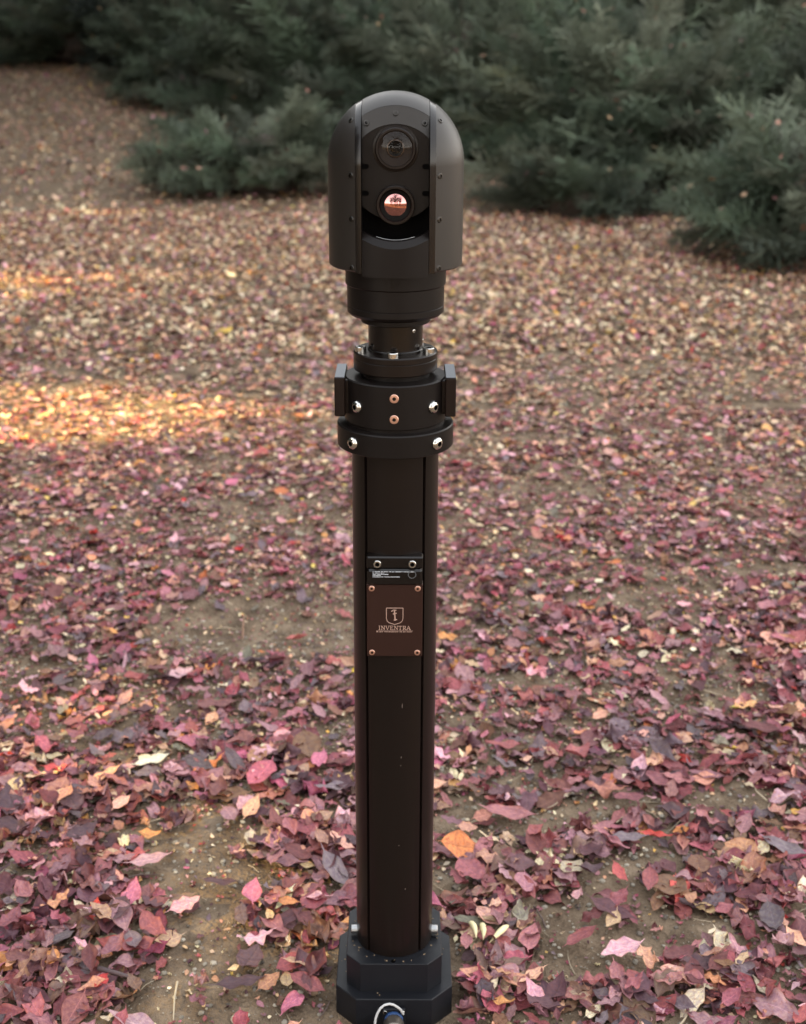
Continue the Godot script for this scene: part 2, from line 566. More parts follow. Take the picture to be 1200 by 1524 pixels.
func ground() -> void:
	var soil := paint("soil", Color(1, 1, 1), 0.95, 0.0, 0.25)
	soil.albedo_texture = noise_tex(3, 0.012, [[0.0, c8(84, 70, 57)], [0.42, c8(119, 102, 85)], [0.6, c8(134, 116, 97)], [1.0, c8(158, 140, 120)]], 1024, 7)
	soil.uv1_triplanar = true
	soil.uv1_world_triplanar = true
	soil.uv1_scale = Vector3.ONE * 0.85
	soil.heightmap_enabled = true
	soil.heightmap_scale = 0.6
	soil.heightmap_texture = noise_tex(8, 0.09, [], 1024, 5)
	soil.detail_enabled = true
	soil.detail_blend_mode = BaseMaterial3D.BLEND_MODE_MUL
	soil.detail_uv_layer = BaseMaterial3D.DETAIL_UV_2
	soil.uv2_triplanar = true
	soil.uv2_world_triplanar = true
	soil.uv2_scale = Vector3.ONE * 3.7
	soil.detail_albedo = noise_tex(11, 0.16, [[0.0, Color(0.45, 0.43, 0.40)], [0.38, Color(0.80, 0.80, 0.80)], [0.55, Color(0.95, 0.95, 0.95)], [0.70, Color(1, 1, 1)], [1.0, Color(1, 1, 1)]], 1024, 4)
	var xs := grades([-400.0, -60.0, -12.0, -3.0, -1.0, 1.0, 3.0, 12.0, 60.0, 400.0], [60.0, 4.0, 0.4, 0.06, 0.022, 0.06, 0.4, 4.0, 60.0])
	var zs := grades([-500.0, -60.0, -26.0, -6.0, -2.4, 0.3, 1.6, 8.0, 60.0, 300.0], [60.0, 4.0, 0.3, 0.07, 0.022, 0.06, 0.4, 4.0, 60.0])
	var v := PackedVector3Array()
	var n := PackedVector3Array()
	var id := PackedInt32Array()
	for z in zs:
		for x in xs:
			v.append(Vector3(x, lie(x, z), z))
			var e := 0.01
			n.append(Vector3(lie(x - e, z) - lie(x + e, z), 2 * e, lie(x, z - e) - lie(x, z + e)).normalized())
	var w := xs.size()
	for j in zs.size() - 1:
		for i in w - 1:
			var a := j * w + i
			for k in [a, a + 1, a + w + 1, a, a + w + 1, a + w]:
				id.append(k)
	var arr := []
	arr.resize(Mesh.ARRAY_MAX)
	arr[Mesh.ARRAY_VERTEX] = v; arr[Mesh.ARRAY_NORMAL] = n; arr[Mesh.ARRAY_INDEX] = id
	var am := ArrayMesh.new()
	am.add_surface_from_arrays(Mesh.PRIMITIVE_TRIANGLES, arr)
	am.surface_set_material(0, soil)
	tag(put("ground", am, self), "brown bare earth of the clearing under the fallen leaves", "", "", "structure")

func grades(stops: Array, steps: Array) -> PackedFloat32Array:
	var out := PackedFloat32Array()
	for i in steps.size():
		var a: float = stops[i]
		var b: float = stops[i + 1]
		var k := maxi(1, int(round((b - a) / steps[i])))
		for j in k:
			out.append(lerpf(a, b, float(j) / k))
	out.append(stops[-1])
	return out

func vegetation() -> void:
	bark = paint("bark", c8(62, 52, 44), 0.95)
	needles = paint("needles", Color(1, 1, 1), 0.55, 0.0, 0.45)
	needles.backlight_enabled = true
	needles.backlight = Color(0.6, 0.6, 0.6)
	needles.vertex_color_use_as_albedo = true
	for v in 3:
		var am := ArrayMesh.new()
		plume_mesh(31 + v, [26, 30, 23][v], [1.25, 1.1, 1.4][v]).surface(am, needles)
		plume.append(am)
	# label, place, half widths, height, boughs, spray length
	juniper("low rounded juniper mound to the left of the camera head, alone on the leaves", Vector3(-1.18, 0, -9.3), 0.98, 0.72, 0.64, 56, 0.42, 101, 1.0)
	juniper("bright small juniper at the right edge, nearest of the junipers", Vector3(2.5, 0, -6.3), 0.82, 0.7, 0.82, 54, 0.46, 102, 1.15)
	juniper("long dark juniper bank reaching out low over the leaves at far left", Vector3(-5.2, 0, -21.2), 2.1, 1.3, 1.25, 140, 0.6, 103, 0.9)
	juniper("tall juniper behind the camera head, left of the pole", Vector3(-0.85, 0, -13.2), 1.6, 1.2, 2.1, 160, 0.6, 104, 1.0)
	juniper("broad juniper filling the middle right, its skirts on the leaves", Vector3(1.75, 0, -9.1), 1.2, 0.9, 1.5, 150, 0.5, 105, 1.0)
	juniper("dark juniper directly behind the camera head", Vector3(0.55, 0, -11.6), 1.3, 1.1, 1.75, 130, 0.55, 106, 0.95)
	juniper("tall juniper with pale upright tips above the bright small one", Vector3(3.7, 0, -9.6), 1.35, 1.1, 1.25, 120, 0.52, 107, 1.1)
	juniper("low juniper tuft between the broad juniper and the pole", Vector3(1.25, 0, -8.0), 0.55, 0.45, 0.38, 30, 0.34, 108, 0.9)
	juniper("tall juniper at the very top right in deep shade", Vector3(3.0, 0, -12.4), 1.7, 1.2, 2.3, 140, 0.6, 109, 0.8)
	juniper("middle juniper above the long dark bank", Vector3(-2.5, 0, -16.6), 1.6, 1.2, 1.5, 120, 0.6, 110, 0.95)
	var back := "dark conifers standing behind the junipers"
	var k := 0
	for q in [[-7.2, -28.5], [-4.4, -25.0], [-2.0, -19.6], [0.8, -16.2], [3.4, -16.0], [6.2, -14.2], [-5.8, -31.0], [-3.0, -26.5], [-0.5, -20.5], [2.2, -19.5], [5.2, -18.5], [8.0, -17.5]]:
		var ord: String = ["first", "second", "third", "fourth", "fifth", "sixth"][k % 6]
		conifer("%s dark conifer from the left in the %s row behind the junipers" % [ord, "nearer" if k < 6 else "farther"], back, Vector3(q[0], 0, q[1]), 6.5 + 0.6 * sin(k * 2.3), 2.0, 420, 1.25, 300 + k, 0.3, false, 0.1)
		k += 1
	var row := "tall conifers along the left that shade the clearing"
	for i in 9:
		conifer("%s tall conifer from the camera in the row shading the clearing's left" % ["first", "second", "third", "fourth", "fifth", "sixth", "seventh", "eighth", "ninth"][i], row, Vector3(-9.2 + 0.5 * sin(i * 1.7), 0, 3.6 - 3.3 * i), 10.0 + 0.5 * sin(i * 2.9), 2.15, 2500, 0.85, 400 + i, 0.9, true, 0.1)
	# the bare trees that the lower lens mirrors
	var first: Node3D
	var spots := [[0.1, 6.2, 0.0, 1.0, "nearest bare tree across the clearing, mirrored in the lower lens"], [-2.4, 8.6, 1.3, 0.9, "bare tree left of the nearest one, mirrored in the lower lens"], [2.6, 8.2, 2.6, 0.95, "bare tree right of the nearest one, mirrored in the lower lens"], [-4.6, 12.5, 4.0, 1.1, "outermost left bare tree mirrored in the lower lens"], [4.8, 12.0, 5.1, 1.1, "outermost right bare tree mirrored in the lower lens"], [-1.1, 10.5, 2.1, 1.05, "bare tree between the nearest one and its left neighbour, mirrored in the lower lens"], [1.5, 11.5, 0.6, 1.1, "bare tree between the nearest one and its right neighbour, mirrored in the lower lens"]]
	for s in spots:
		var t: Node3D
		if first == null:
			t = thing("bare_tree", s[4], "tree", Vector3.ZERO, "bare trees across the clearing")
			first = t
			var tr := MB.new()
			tr.tube([Vector3(0, -0.1, 0), Vector3(0.10, 1.4, 0), Vector3(-0.08, 3.0, 0.1), Vector3(0.1, 6.0, 0)], [0.26, 0.19, 0.14, 0.03], 10)
			part("trunk", tr, bark, t)
			var r := RandomNumberGenerator.new(); r.seed = 77
			for i in 30:
				var y := r.randf_range(1.4, 5.4)
				var a := r.randf() * TAU
				var d := Vector3(sin(a), r.randf_range(0.5, 1.1), cos(a)) * r.randf_range(1.0, 2.0)
				var lb := MB.new()
				var o := Vector3(0.02, y, 0.05)
				lb.tube([o, o + d * 0.5 + Vector3(0, 0.1, 0), o + d], [0.07, 0.045, 0.01], 6)
				for j in 16:
					var f := r.randf_range(0.3, 0.98)
					lb.spike(o + d * f, o + d * f + Vector3(r.randf_range(-0.8, 0.8), r.randf_range(0.0, 0.8), r.randf_range(-0.8, 0.8)), 0.022)
				part("limb", lb, bark, t)
		else:
			t = first.duplicate()
			t.name = numbered("bare_tree", self)
			add_child(t, true)
			tag(t, s[4], "tree", "bare trees across the clearing")
		t.position = Vector3(s[0], lie(s[0], s[1]), s[1])
		t.rotation.y = s[2]
		t.scale = Vector3.ONE * s[3]

# ---------------------------------------------------------------- the camera post
var chrome: StandardMaterial3D
var copper: StandardMaterial3D
var recess_shade: StandardMaterial3D

# a bolt head along +y with a hexagonal recess: two surfaces, the head and the recess
func bolt_mesh(prof: Array, recess: float, depth: float, head: Material) -> ArrayMesh:
	var am := ArrayMesh.new()
	var top: Vector2 = prof[-1]
	var a := MB.new()
	a.lathe(prof + [Vector2(recess, top.y)], 28)
	a.surface(am, head)
	var b := MB.new()
	b.lathe([Vector2(recess, top.y), Vector2(recess * 0.92, top.y - depth), Vector2(0.0, top.y - depth)], 6)
	b.surface(am, recess_shade)
	return am

func octagon(h: float, c: float) -> Array:
	return [Vector2(h - c, h), Vector2(h, h - c), Vector2(h, -h + c), Vector2(h - c, -h), Vector2(-h + c, -h), Vector2(-h, -h + c), Vector2(-h, h - c), Vector2(-h + c, h)]

# flat outline in the xy plane at z, facing +z
func sheet(b: MB, pts: Array, z: float) -> void:
	var m := Vector2.ZERO
	for p in pts: m += p
	m /= pts.size()
	for i in pts.size():
		var p: Vector2 = pts[i]
		var q: Vector2 = pts[(i + 1) % pts.size()]
		b.tri(Vector3(m.x, m.y, z), Vector3(p.x, p.y, z), Vector3(q.x, q.y, z), Vector3.BACK, Vector3.BACK, Vector3.BACK)

func stroke(b: MB, pts: Array, w: float, z: float) -> void:
	for i in pts.size() - 1:
		var p: Vector2 = pts[i]
		var q: Vector2 = pts[i + 1]
		var c := (p + q) * 0.5
		var keep := b.xf
		b.xf = keep * Transform3D(Basis(Vector3.BACK, (q - p).angle()), Vector3(c.x, c.y, z))
		b.box(Vector3.ZERO, Vector3(p.distance_to(q) + w * 0.8, w, 0.0004), 0.0001)
		b.xf = keep

func dashes(b: MB, x0: float, x1: float, y: float, h: float, z: float, r: RandomNumberGenerator) -> void:
	var x := x0
	while x < x1:
		var w := r.randf_range(0.5, 0.95) * h
		if r.randf() > 0.14:
			b.box(Vector3(x + w * 0.5, y + r.randf_range(-0.06, 0.06) * h, z), Vector3(w, h * r.randf_range(0.6, 1.0), 0.0003), 0.00005)
		x += w + 0.22 * h

const R := 0.075
const DOME := 1.124
# the capsule's section at x: from the front bottom over the top to the back; stops at front plane z = cut
func section(x: float, rr: float, bottom: float, cut := 9.0, tilt := 0.0) -> Array:
	var out: Array = []
	var rho := sqrt(maxf(rr * rr - x * x, 0.0))
	var a0 := 0.0
	if cut < rho:
		a0 = acos(cut / rho)
	else:
		for k in 6:
			var n := (Vector3(x, 0, rho) / rr + Vector3(tilt, 0, 0)).normalized()
			out.append([Vector3(x, lerpf(bottom, DOME, k / 6.0), rho), n])
	for k in 33:
		var a := lerpf(a0, PI, k / 32.0)
		var d := Vector3(x, rho * sin(a), rho * cos(a))
		out.append([Vector3(0, DOME, 0) + d, (d / rr + Vector3(tilt, 0, 0)).normalized()])
	for k in 6:
		out.append([Vector3(x, lerpf(DOME, bottom, (k + 1) / 6.0), -rho), (Vector3(x, 0, -rho) / rr + Vector3(tilt, 0, 0)).normalized()])
	return out

func loft(b: MB, rows: Array) -> void:
	for i in rows.size() - 1:
		var p: Array = rows[i]
		var q: Array = rows[i + 1]
		for k in p.size() - 1:
			b.quad(p[k][0], q[k][0], q[k + 1][0], p[k + 1][0], p[k][1], q[k][1], q[k + 1][1], p[k + 1][1])

func post() -> void:
	var grain := noise_tex(41, 0.6, [], 256, 2)
	var black := paint("black_anodised", c8(20, 16, 15), 0.38, 0.0, 0.30)
	var shellm := paint("black_coat", c8(35, 31, 28), 0.42, 0.0, 0.46)
	for m in [black, shellm]:
		m.heightmap_enabled = true
		m.heightmap_texture = grain
		m.heightmap_scale = 0.003
		m.uv1_triplanar = true
		m.uv1_scale = Vector3.ONE * 14.0
	var earm := paint("ear_brown", c8(26, 18, 15), 0.35, 0.0, 0.3)
	var ear_sheen := paint("sky_sheen_grey", c8(112, 116, 122), 0.42, 1.0)
	var rod := paint("brushed_steel", c8(170, 170, 170), 0.38, 1.0)
	var gloss := paint("black_gloss", c8(18, 14, 13), 0.20, 0.0, 0.42)
	var satin := paint("black_satin", c8(21, 15, 13), 0.28, 0.0, 0.36)
	var base_m := paint("black_base", c8(24, 25, 29), 0.46, 0.0, 0.34)
	base_m.roughness_texture = noise_tex(43, 0.02, [[0.0, Color(0.75, 0.75, 0.75)], [1.0, Color(1, 1, 1)]], 256, 4)
	base_m.uv1_triplanar = true
	base_m.uv1_scale = Vector3.ONE * 6.0
	recess_shade = paint("recess_shade_black", c8(7, 6, 6), 0.7, 0.0, 0.12)  # near-black colour that paints the shade inside recesses, slots and holes
	chrome = paint("bright_steel", c8(200, 198, 194), 0.22, 1.0)
	copper = paint("copper_screw", c8(226, 182, 164), 0.36, 1.0)
	var dark_steel := paint("dark_steel", c8(70, 68, 66), 0.3, 1.0)
	var o := thing("surveillance_camera_post", "black surveillance camera post with a domed twin-lens head and copper-brown nameplate", "camera post")

	# --- base
	var b := MB.new()
	b.prism(octagon(0.0788, 0.0279), -0.03, 0.046, 0.0012)
	var plate := part("base_plate", b, base_m, o)
	b = MB.new()
	b.prism(octagon(0.0643, 0.0192), 0.0462, 0.092, 0.0009)
	var block := part("base_block", b, base_m, o)
	b = MB.new()
	b.lathe([Vector2(0.0033, 0.0004), Vector2(0.0028, 0.0008), Vector2(0.0024, 0.0003), Vector2(0.0, 0.0002)], 16)
	part("hole", b, recess_shade, block, Transform3D(Basis(), Vector3(-0.001, 0.0919, 0.0585)))  # nothing is cut here: a near-black disc paints the shaded hole
	# --- mast: a round extrusion with two grooves in front
	var prof: Array = []
	for k in 8: prof.append(Vector2(lerpf(0.0, 40.0, k / 7.0), 0.0509))
	prof.append(Vector2(40.6, 0.0462)); prof.append(Vector2(43.4, 0.0462))
	for k in 40: prof.append(Vector2(lerpf(44.0, 180.0, k / 39.0), 0.0517))
	b = MB.new()
	for sg in [-1.0, 1.0]:
		for i in prof.size() - 1:
			var p: Vector2 = prof[i]
			var q: Vector2 = prof[i + 1]
			var da := Vector3(sg * sin(deg_to_rad(p.x)), 0, cos(deg_to_rad(p.x)))
			var db := Vector3(sg * sin(deg_to_rad(q.x)), 0, cos(deg_to_rad(q.x)))
			var y0 := Vector3(0, 0.0925, 0)
			var y1 := Vector3(0, 0.803, 0)
			if absf(p.y - q.y) > 0.001:
				b.flat(da * p.y + y0, db * q.y + y0, db * q.y + y1, da * p.y + y1, (da * p.y - db * q.y) * (1.0 if p.y > q.y else -1.0) * -1.0 + (da + db) * 0.001)
			else:
				b.quad(da * p.y + y0, db * q.y + y0, db * q.y + y1, da * p.y + y1, da, db, db, da)
	var mast := part("mast", b, satin, o)
	var worn := paint("scuff", c8(118, 104, 96), 0.6)
	var rs := RandomNumberGenerator.new(); rs.seed = 61
	for q in [[0.0095, 0.4745, 0.0060], [0.0085, 0.4010, 0.0028], [0.0080, 0.3890, 0.0016], [0.0145, 0.2010, 0.0022], [0.0060, 0.270, 0.0012]]:
		b = MB.new()
		b.box(Vector3(q[0], q[1], sqrt(0.0509 * 0.0509 - q[0] * q[0]) + 0.00005), Vector3(0.0006, q[2], 0.0002), 0.00005)
		part("scuff", b, worn, mast)
	b = MB.new()
	for i in 70:
		var a := rs.randf() * TAU
		var low := rs.randf() < 0.45
		var p := Vector3(sin(a), 0, cos(a)) * (rs.randf_range(0.066, 0.075) if low else rs.randf_range(0.0535, 0.062))
		p.y = 0.0463 if low else 0.0922
		b.box(p, Vector3(rs.randf_range(0.0008, 0.0024), 0.0008, rs.randf_range(0.0008, 0.0020)), 0.0002)
	tag(part("soil_crumbs", b, paint("crumb", c8(120, 102, 80), 0.9), block), "", "", "", "stuff")
	for sg in [-1.0, 1.0]:
		b = MB.new()
		b.lathe([Vector2(0.0062, -0.004), Vector2(0.0062, 0.0062), Vector2(0.0055, 0.007), Vector2(0.0030, 0.007), Vector2(0.0027, 0.005), Vector2(0, 0.005)], 24)
		part("through_bolt", b, rod, o, facing(Vector3(sg * 0.0525, 0.101, 0.004), Vector3(sg, 0, 0)))

	# --- connector at the foot
	var con := MB.new()
	con.box(Vector3(0, 0.0195, 0.0815), Vector3(0.031, 0.030, 0.005), 0.001)
	var conn := part("connector", con, base_m, o)
	b = MB.new()
	b.lathe([Vector2(0.0125, 0.0), Vector2(0.0125, 0.0030), Vector2(0.0115, 0.0038), Vector2(0.0105, 0.0038)], 32)
	part("blue_ring", b, paint("blue_plastic", c8(38, 70, 118), 0.5), conn, facing(Vector3(0, 0.018, 0.084), Vector3.BACK))
	b = MB.new()
	b.lathe([Vector2(0.0108, 0.0), Vector2(0.0108, 0.006), Vector2(0.0138, 0.007), Vector2(0.0138, 0.020), Vector2(0.0125, 0.022), Vector2(0.0085, 0.024), Vector2(0.0085, 0.034), Vector2(0.0, 0.034)], 32)
	part("plug", b, paint("grey_metal", c8(120, 112, 104), 0.38, 0.8), conn, facing(Vector3(0, 0.018, 0.086), Vector3.BACK))
	var cap := [Vector2(0.0030, 0), Vector2(0.0030, 0.0022), Vector2(0.0026, 0.0027)]
	for sx in [-1.0, 1.0]:
		put("screw", bolt_mesh(cap, 0.0014, 0.0012, chrome), conn, facing(Vector3(sx * 0.0118, 0.0305, 0.0838), Vector3.BACK))

	# --- collar, clamp, flange, neck
	b = MB.new()
	b.lathe([Vector2(0.050, 0.802), Vector2(0.0676, 0.802), Vector2(0.0686, 0.803), Vector2(0.0686, 0.8275), Vector2(0.0674, 0.829), Vector2(0.058, 0.829), Vector2(0.058, 0.834)], 96)
	var collar := part("collar", b, black, o)
	var button := [Vector2(0.0074, -0.001), Vector2(0.0074, 0.0010), Vector2(0.0070, 0.0022), Vector2(0.0060, 0.0034), Vector2(0.0046, 0.0042), Vector2(0.0035, 0.0045)]
	var bm := bolt_mesh(button, 0.0030, 0.0018, chrome)
	for a in [-44.5, 44.5, 135.5, -135.5]:
		var d := Vector3(sin(deg_to_rad(a)), 0, cos(deg_to_rad(a)))
		put("bolt", bm, collar, facing(d * 0.0686 + Vector3(0, 0.8155, 0), d))
	b = MB.new()
	b.lathe([Vector2(0.056, 0.833), Vector2(0.0588, 0.833), Vector2(0.0596, 0.834), Vector2(0.0596, 0.8835), Vector2(0.0582, 0.885), Vector2(0.040, 0.885), Vector2(0.040, 0.892)], 96)
	var clamp_o := part("clamp", b, black, o)
	for a in [-46.6, 46.6]:
		var d := Vector3(sin(deg_to_rad(a)), 0, cos(deg_to_rad(a)))
		put("bolt", bm, clamp_o, facing(d * 0.0596 + Vector3(0, 0.8565, 0), d))
	var flatscrew := [Vector2(0.0050, -0.0005), Vector2(0.0052, 0.0003), Vector2(0.0047, 0.0007), Vector2(0.0026, 0.0008)]
	var cs := bolt_mesh(flatscrew, 0.0021, 0.0009, copper)
	for y in [0.8709, 0.8465]:
		put("screw", cs, clamp_o, facing(Vector3(-0.001, y, 0.0594), Vector3.BACK))
	for sx in [-1.0, 1.0]:
		b = MB.new()
		b.box(Vector3(sx * 0.0636, 0.865, 0.0), Vector3(0.0124, 0.046, 0.064), 0.0012)
		b.box(Vector3(sx * 0.0540, 0.8635, 0.0), Vector3(0.0100, 0.040, 0.050), 0.0010)
		var ear := part("ear", b, earm, clamp_o)
		ear.name = "ear" if sx < 0 else "ear_001"
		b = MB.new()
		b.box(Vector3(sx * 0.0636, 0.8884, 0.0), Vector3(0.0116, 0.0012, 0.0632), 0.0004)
		part("ear_top_sheen", b, ear_sheen, ear)  # added light grey cap stands in for the sky sheen on the ear
	b = MB.new()
	b.lathe([Vector2(0.040, 0.892), Vector2(0.0478, 0.892), Vector2(0.0487, 0.893), Vector2(0.0487, 0.9055), Vector2(0.0482, 0.906), Vector2(0.0487, 0.9065), Vector2(0.0487, 0.9125), Vector2(0.0474, 0.914), Vector2(0.0322, 0.914)], 96)
	var flange := part("flange", b, satin, o)
	var socket := [Vector2(0.0064, -0.001), Vector2(0.0064, 0.0050), Vector2(0.0058, 0.0058), Vector2(0.0036, 0.0058)]
	var sm := bolt_mesh(socket, 0.0031, 0.003, chrome)
	for k in 5:
		var a := deg_to_rad(-4.0 + 72.0 * k)
		put("bolt", sm, flange, Transform3D(Basis(), Vector3(sin(a) * 0.0412, 0.914, cos(a) * 0.0412)))
	b = MB.new()
	b.lathe([Vector2(0.0322, 0.9141), Vector2(0.0322, 0.916), Vector2(0.0314, 0.917), Vector2(0.0314, 0.9475)], 72)
	var neck := part("neck", b, gloss, o)
	var ss := bolt_mesh([Vector2(0.0020, -0.001), Vector2(0.0020, 0.0006), Vector2(0.0014, 0.0009)], 0.0009, 0.0006, chrome)
	var sd := Vector3(sin(0.72), 0, cos(0.72))
	put("neck_spot_stud", ss, neck, facing(sd * 0.0314 + Vector3(0, 0.9405, 0), sd))  # small steel stud put in for the bright label spot on the neck
	b = MB.new()
	b.lathe([Vector2(0.0310, 0.9475), Vector2(0.0392, 0.9475), Vector2(0.0401, 0.9485), Vector2(0.0401, 0.9530), Vector2(0.0390, 0.9537), Vector2(0.0390, 0.9549), Vector2(0.0425, 0.9553), Vector2(0.0520, 0.9565), Vector2(0.0553, 0.960),
		Vector2(0.0553, 0.9665), Vector2(0.0548, 0.967), Vector2(0.0553, 0.9675), Vector2(0.0553, 0.9900), Vector2(0.0571, 0.9916), Vector2(0.0571, 1.0128)], 96)
	part("swivel", b, black, o)

	# --- head
	var xs: Array = []
	for k in 15:
		xs.append(lerpf(asin(0.0430 / R), PI / 2, k / 14.0))
	for sx in [-1.0, 1.0]:
		b = MB.new()
		var rows: Array = []
		for a in xs: rows.append(section(sx * R * sin(a), R, 1.0145))
		loft(b, rows)
		# lower edge turned in
		for k in 40:
			var a0 := deg_to_rad(35.2 + 109.6 * k / 40.0)
			var a1 := deg_to_rad(35.2 + 109.6 * (k + 1) / 40.0)
			var d0 := Vector3(sx * sin(a0), 0, cos(a0))
			var d1 := Vector3(sx * sin(a1), 0, cos(a1))
			b.quad(d0 * R + Vector3(0, 1.0145, 0), d1 * R + Vector3(0, 1.0145, 0), d1 * (R - 0.002) + Vector3(0, 1.0128, 0), d0 * (R - 0.002) + Vector3(0, 1.0128, 0), (d0 + Vector3.DOWN).normalized(), (d1 + Vector3.DOWN).normalized(), (d1 + Vector3.DOWN).normalized(), (d0 + Vector3.DOWN).normalized())
			b.tri(d0 * (R - 0.002) + Vector3(0, 1.0128, 0), d1 * (R - 0.002) + Vector3(0, 1.0128, 0), Vector3(0, 1.0128, 0), Vector3.DOWN, Vector3.DOWN, Vector3.DOWN)
		var shell := part("shell", b, shellm, o)
		b = MB.new()
		loft(b, [section(sx * 0.0365, R - 0.0004, 1.0125, 9.0, -sx * 0.16), section(sx * 0.0430, R, 1.0125, 9.0, -sx * 0.12)])
		part("edge_strip", b, gloss, shell)
		b = MB.new()
		var sec := section(sx * 0.0365, R - 0.0004, 1.0125)
		for k in sec.size() - 1:
			var p: Vector3 = sec[k][0]
			var q: Vector3 = sec[k + 1][0]
			var w := Vector3(-sx, 0, 0)
			b.quad(p, q, Vector3(q.x, minf(q.y, DOME), 0), Vector3(p.x, minf(p.y, DOME), 0), w)
		part("inner_wall", b, black, shell)
		var hs := bolt_mesh([Vector2(0.0032, -0.0008), Vector2(0.0033, 0.0003), Vector2(0.0029, 0.0009), Vector2(0.0019, 0.0010)], 0.0016, 0.0012, dark_steel)
		for y in [1.1698, 1.1149, 1.0694, 1.0164 + 0.001]:
			var x: float = sx * 0.0475
			var dy := maxf(y - DOME, 0.0)
			var p := Vector3(x, dy, sqrt(R * R - x * x - dy * dy))
			put("screw", hs, shell, facing(p.normalized() * (R - 0.0002) + Vector3(0, y - dy, 0), p))
	b = MB.new()
	var hood: Array = []
	for k in 17: hood.append(section(lerpf(-0.0360, 0.0360, k / 16.0), R - 0.0004, 1.0125, 0.042))
	loft(b, hood)
	part("hood", b, shellm, o)
	# cavity behind the lens plate, its shade painted as a near-black sheet
	b = MB.new()
	b.flat(Vector3(-0.0366, 1.0125, 0.034), Vector3(0.0366, 1.0125, 0.034), Vector3(0.0366, 1.172, 0.034), Vector3(-0.0366, 1.172, 0.034), Vector3.BACK)
	part("cavity", b, recess_shade, o)
	# front trough below the lenses
	b = MB.new()
	var tr: Array = []
	for k in 25:
		var x := lerpf(-0.0360, 0.0360, k / 24.0)
		var col: Array = []
		for e in [[1.0085, R - 0.0028, 0.0], [1.0105, R - 0.0008, 0.0], [1.0400, R - 0.0008, 0.0], [1.0400, R - 0.0008, 0.75], [1.0470, R - 0.0075, 0.75], [1.0470, R - 0.0075, 5.0], [1.0470, R - 0.017, 5.0], [1.0460, R - 0.018, -1.0], [1.0150, R - 0.018, -1.0]]:
			var z := sqrt(e[1] * e[1] - x * x)
			var n := Vector3(x, e[2] * e[1], z)
			if e[2] < 0: n = -Vector3(x, 0, z)
			var scoop := 0.0095 * pow(x / 0.036, 2.0) if e[0] > 1.03 else 0.0
			col.append([Vector3(x, e[0] + scoop, z), n.normalized()])
		tr.append(col)
	loft(b, tr)
	part("trough", b, black, o)
	b = MB.new()
	var lip: Array = []
	for k in 21:
		var a := lerpf(-0.36, 0.36, k / 20.0)
		lip.append(Vector3(sin(a) * 0.0585, 1.0476 + 0.0095 * pow(sin(a) * 0.0585 / 0.036, 2.0), cos(a) * 0.0585))
	var lr: Array = []
	for k in 21: lr.append(0.00032)
	b.tube(lip, lr, 6)
	part("trough_glint", b, rod, o)  # thin steel line stands in for the bevel highlight along the ledge

	# lens plate
	var fc := Vector2(0, 1.1169)
	var rc := 0.0500
	b = MB.new()
	var face: Array = []
	for k in 33:
		var x := lerpf(-0.0358, 0.0358, k / 32.0)
		var h := sqrt(rc * rc - x * x)
		face.append([[Vector3(x, fc.y - h, 0.0440), Vector3.BACK], [Vector3(x, fc.y, 0.0440), Vector3.BACK], [Vector3(x, fc.y + h, 0.0440), Vector3.BACK]])
	loft(b, face)
	var lp := part("lens_plate", b, black, o)
	b = MB.new()
	var brow: Array = []
	for k in 33:
		var x := lerpf(-0.0358, 0.0358, k / 32.0)
		var y0 := fc.y + sqrt(rc * rc - x * x)
		var y1 := DOME + sqrt(pow(R - 0.0006, 2) - 0.042 * 0.042 - x * x)
		var n := Vector3(x * 3.0, 0.33, 0.94).normalized()
		brow.append([[Vector3(x, y0, 0.0440), Vector3.UP], [Vector3(x, y0, 0.0452), Vector3.UP], [Vector3(x, y0, 0.0452), n], [Vector3(x, y1, 0.0419), n]])
	loft(b, brow)
	var brow_o := part("brow", b, shellm, o)
	var ps := bolt_mesh([Vector2(0.0031, -0.0008), Vector2(0.0032, 0.0004), Vector2(0.0028, 0.0010), Vector2(0.0018, 0.0011)], 0.0015, 0.0012, dark_steel)
	for q in [Vector3(-0.031, 1.1675, 0.0436), Vector3(0.0308, 1.1675, 0.0436), Vector3(0.0, 1.1775, 0.0427)]:
		put("screw", ps, brow_o, facing(q, Vector3(0, 0.33, 0.94)))
	for y in [1.1231, 1.0951]:
		for sx in [-1.0, 1.0]:
			var pts: Array = [Vector2(sx * 0.0357, y - 0.0028)]
			for k in 9:
				var a := -PI / 2 + PI * k / 8.0
				pts.append(Vector2(sx * (0.0312 - 0.0028 * cos(a)), y + 0.0028 * sin(a)))
			pts.append(Vector2(sx * 0.0357, y + 0.0028))
			b = MB.new()
			sheet(b, pts, 0.0443)
			part("slot", b, recess_shade, lp)  # flat near-black sheet, the shade of the slot painted on the plate
	var glass := paint("lens_glass", Color(0.03, 0.03, 0.03, 0.04), 0.02, 0.0, 0.3)
	glass.transparency = BaseMaterial3D.TRANSPARENCY_ALPHA
	# upper lens
	var up := facing(Vector3(0, 1.1419, 0.0440), Vector3.BACK)
	b = MB.new()
	b.lathe([Vector2(0.0246, 0), Vector2(0.0243, 0.0012), Vector2(0.0222, 0.0016), Vector2(0.0218, 0.0064), Vector2(0.0208, 0.0072), Vector2(0.0188, 0.0072), Vector2(0.0183, 0.0060)], 64)
	var l1 := part("upper_lens", b, satin, o, up)
	b = MB.new()
	b.lathe([Vector2(0.0184, 0.0060), Vector2(0.0092, 0.0016), Vector2(0.0091, 0.0024)], 64)
	part("lens_cone", b, paint("lens_grey", c8(34, 27, 23), 0.5, 0.0, 0.2), l1)
	b = MB.new()
	b.lathe([Vector2(0.0092, 0.0015), Vector2(0.0092, 0.0028), Vector2(0.0084, 0.0030), Vector2(0.0080, 0.0022)], 48)
	part("inner_ring", b, paint("ring_bronze", c8(74, 60, 50), 0.35, 0.7), l1)
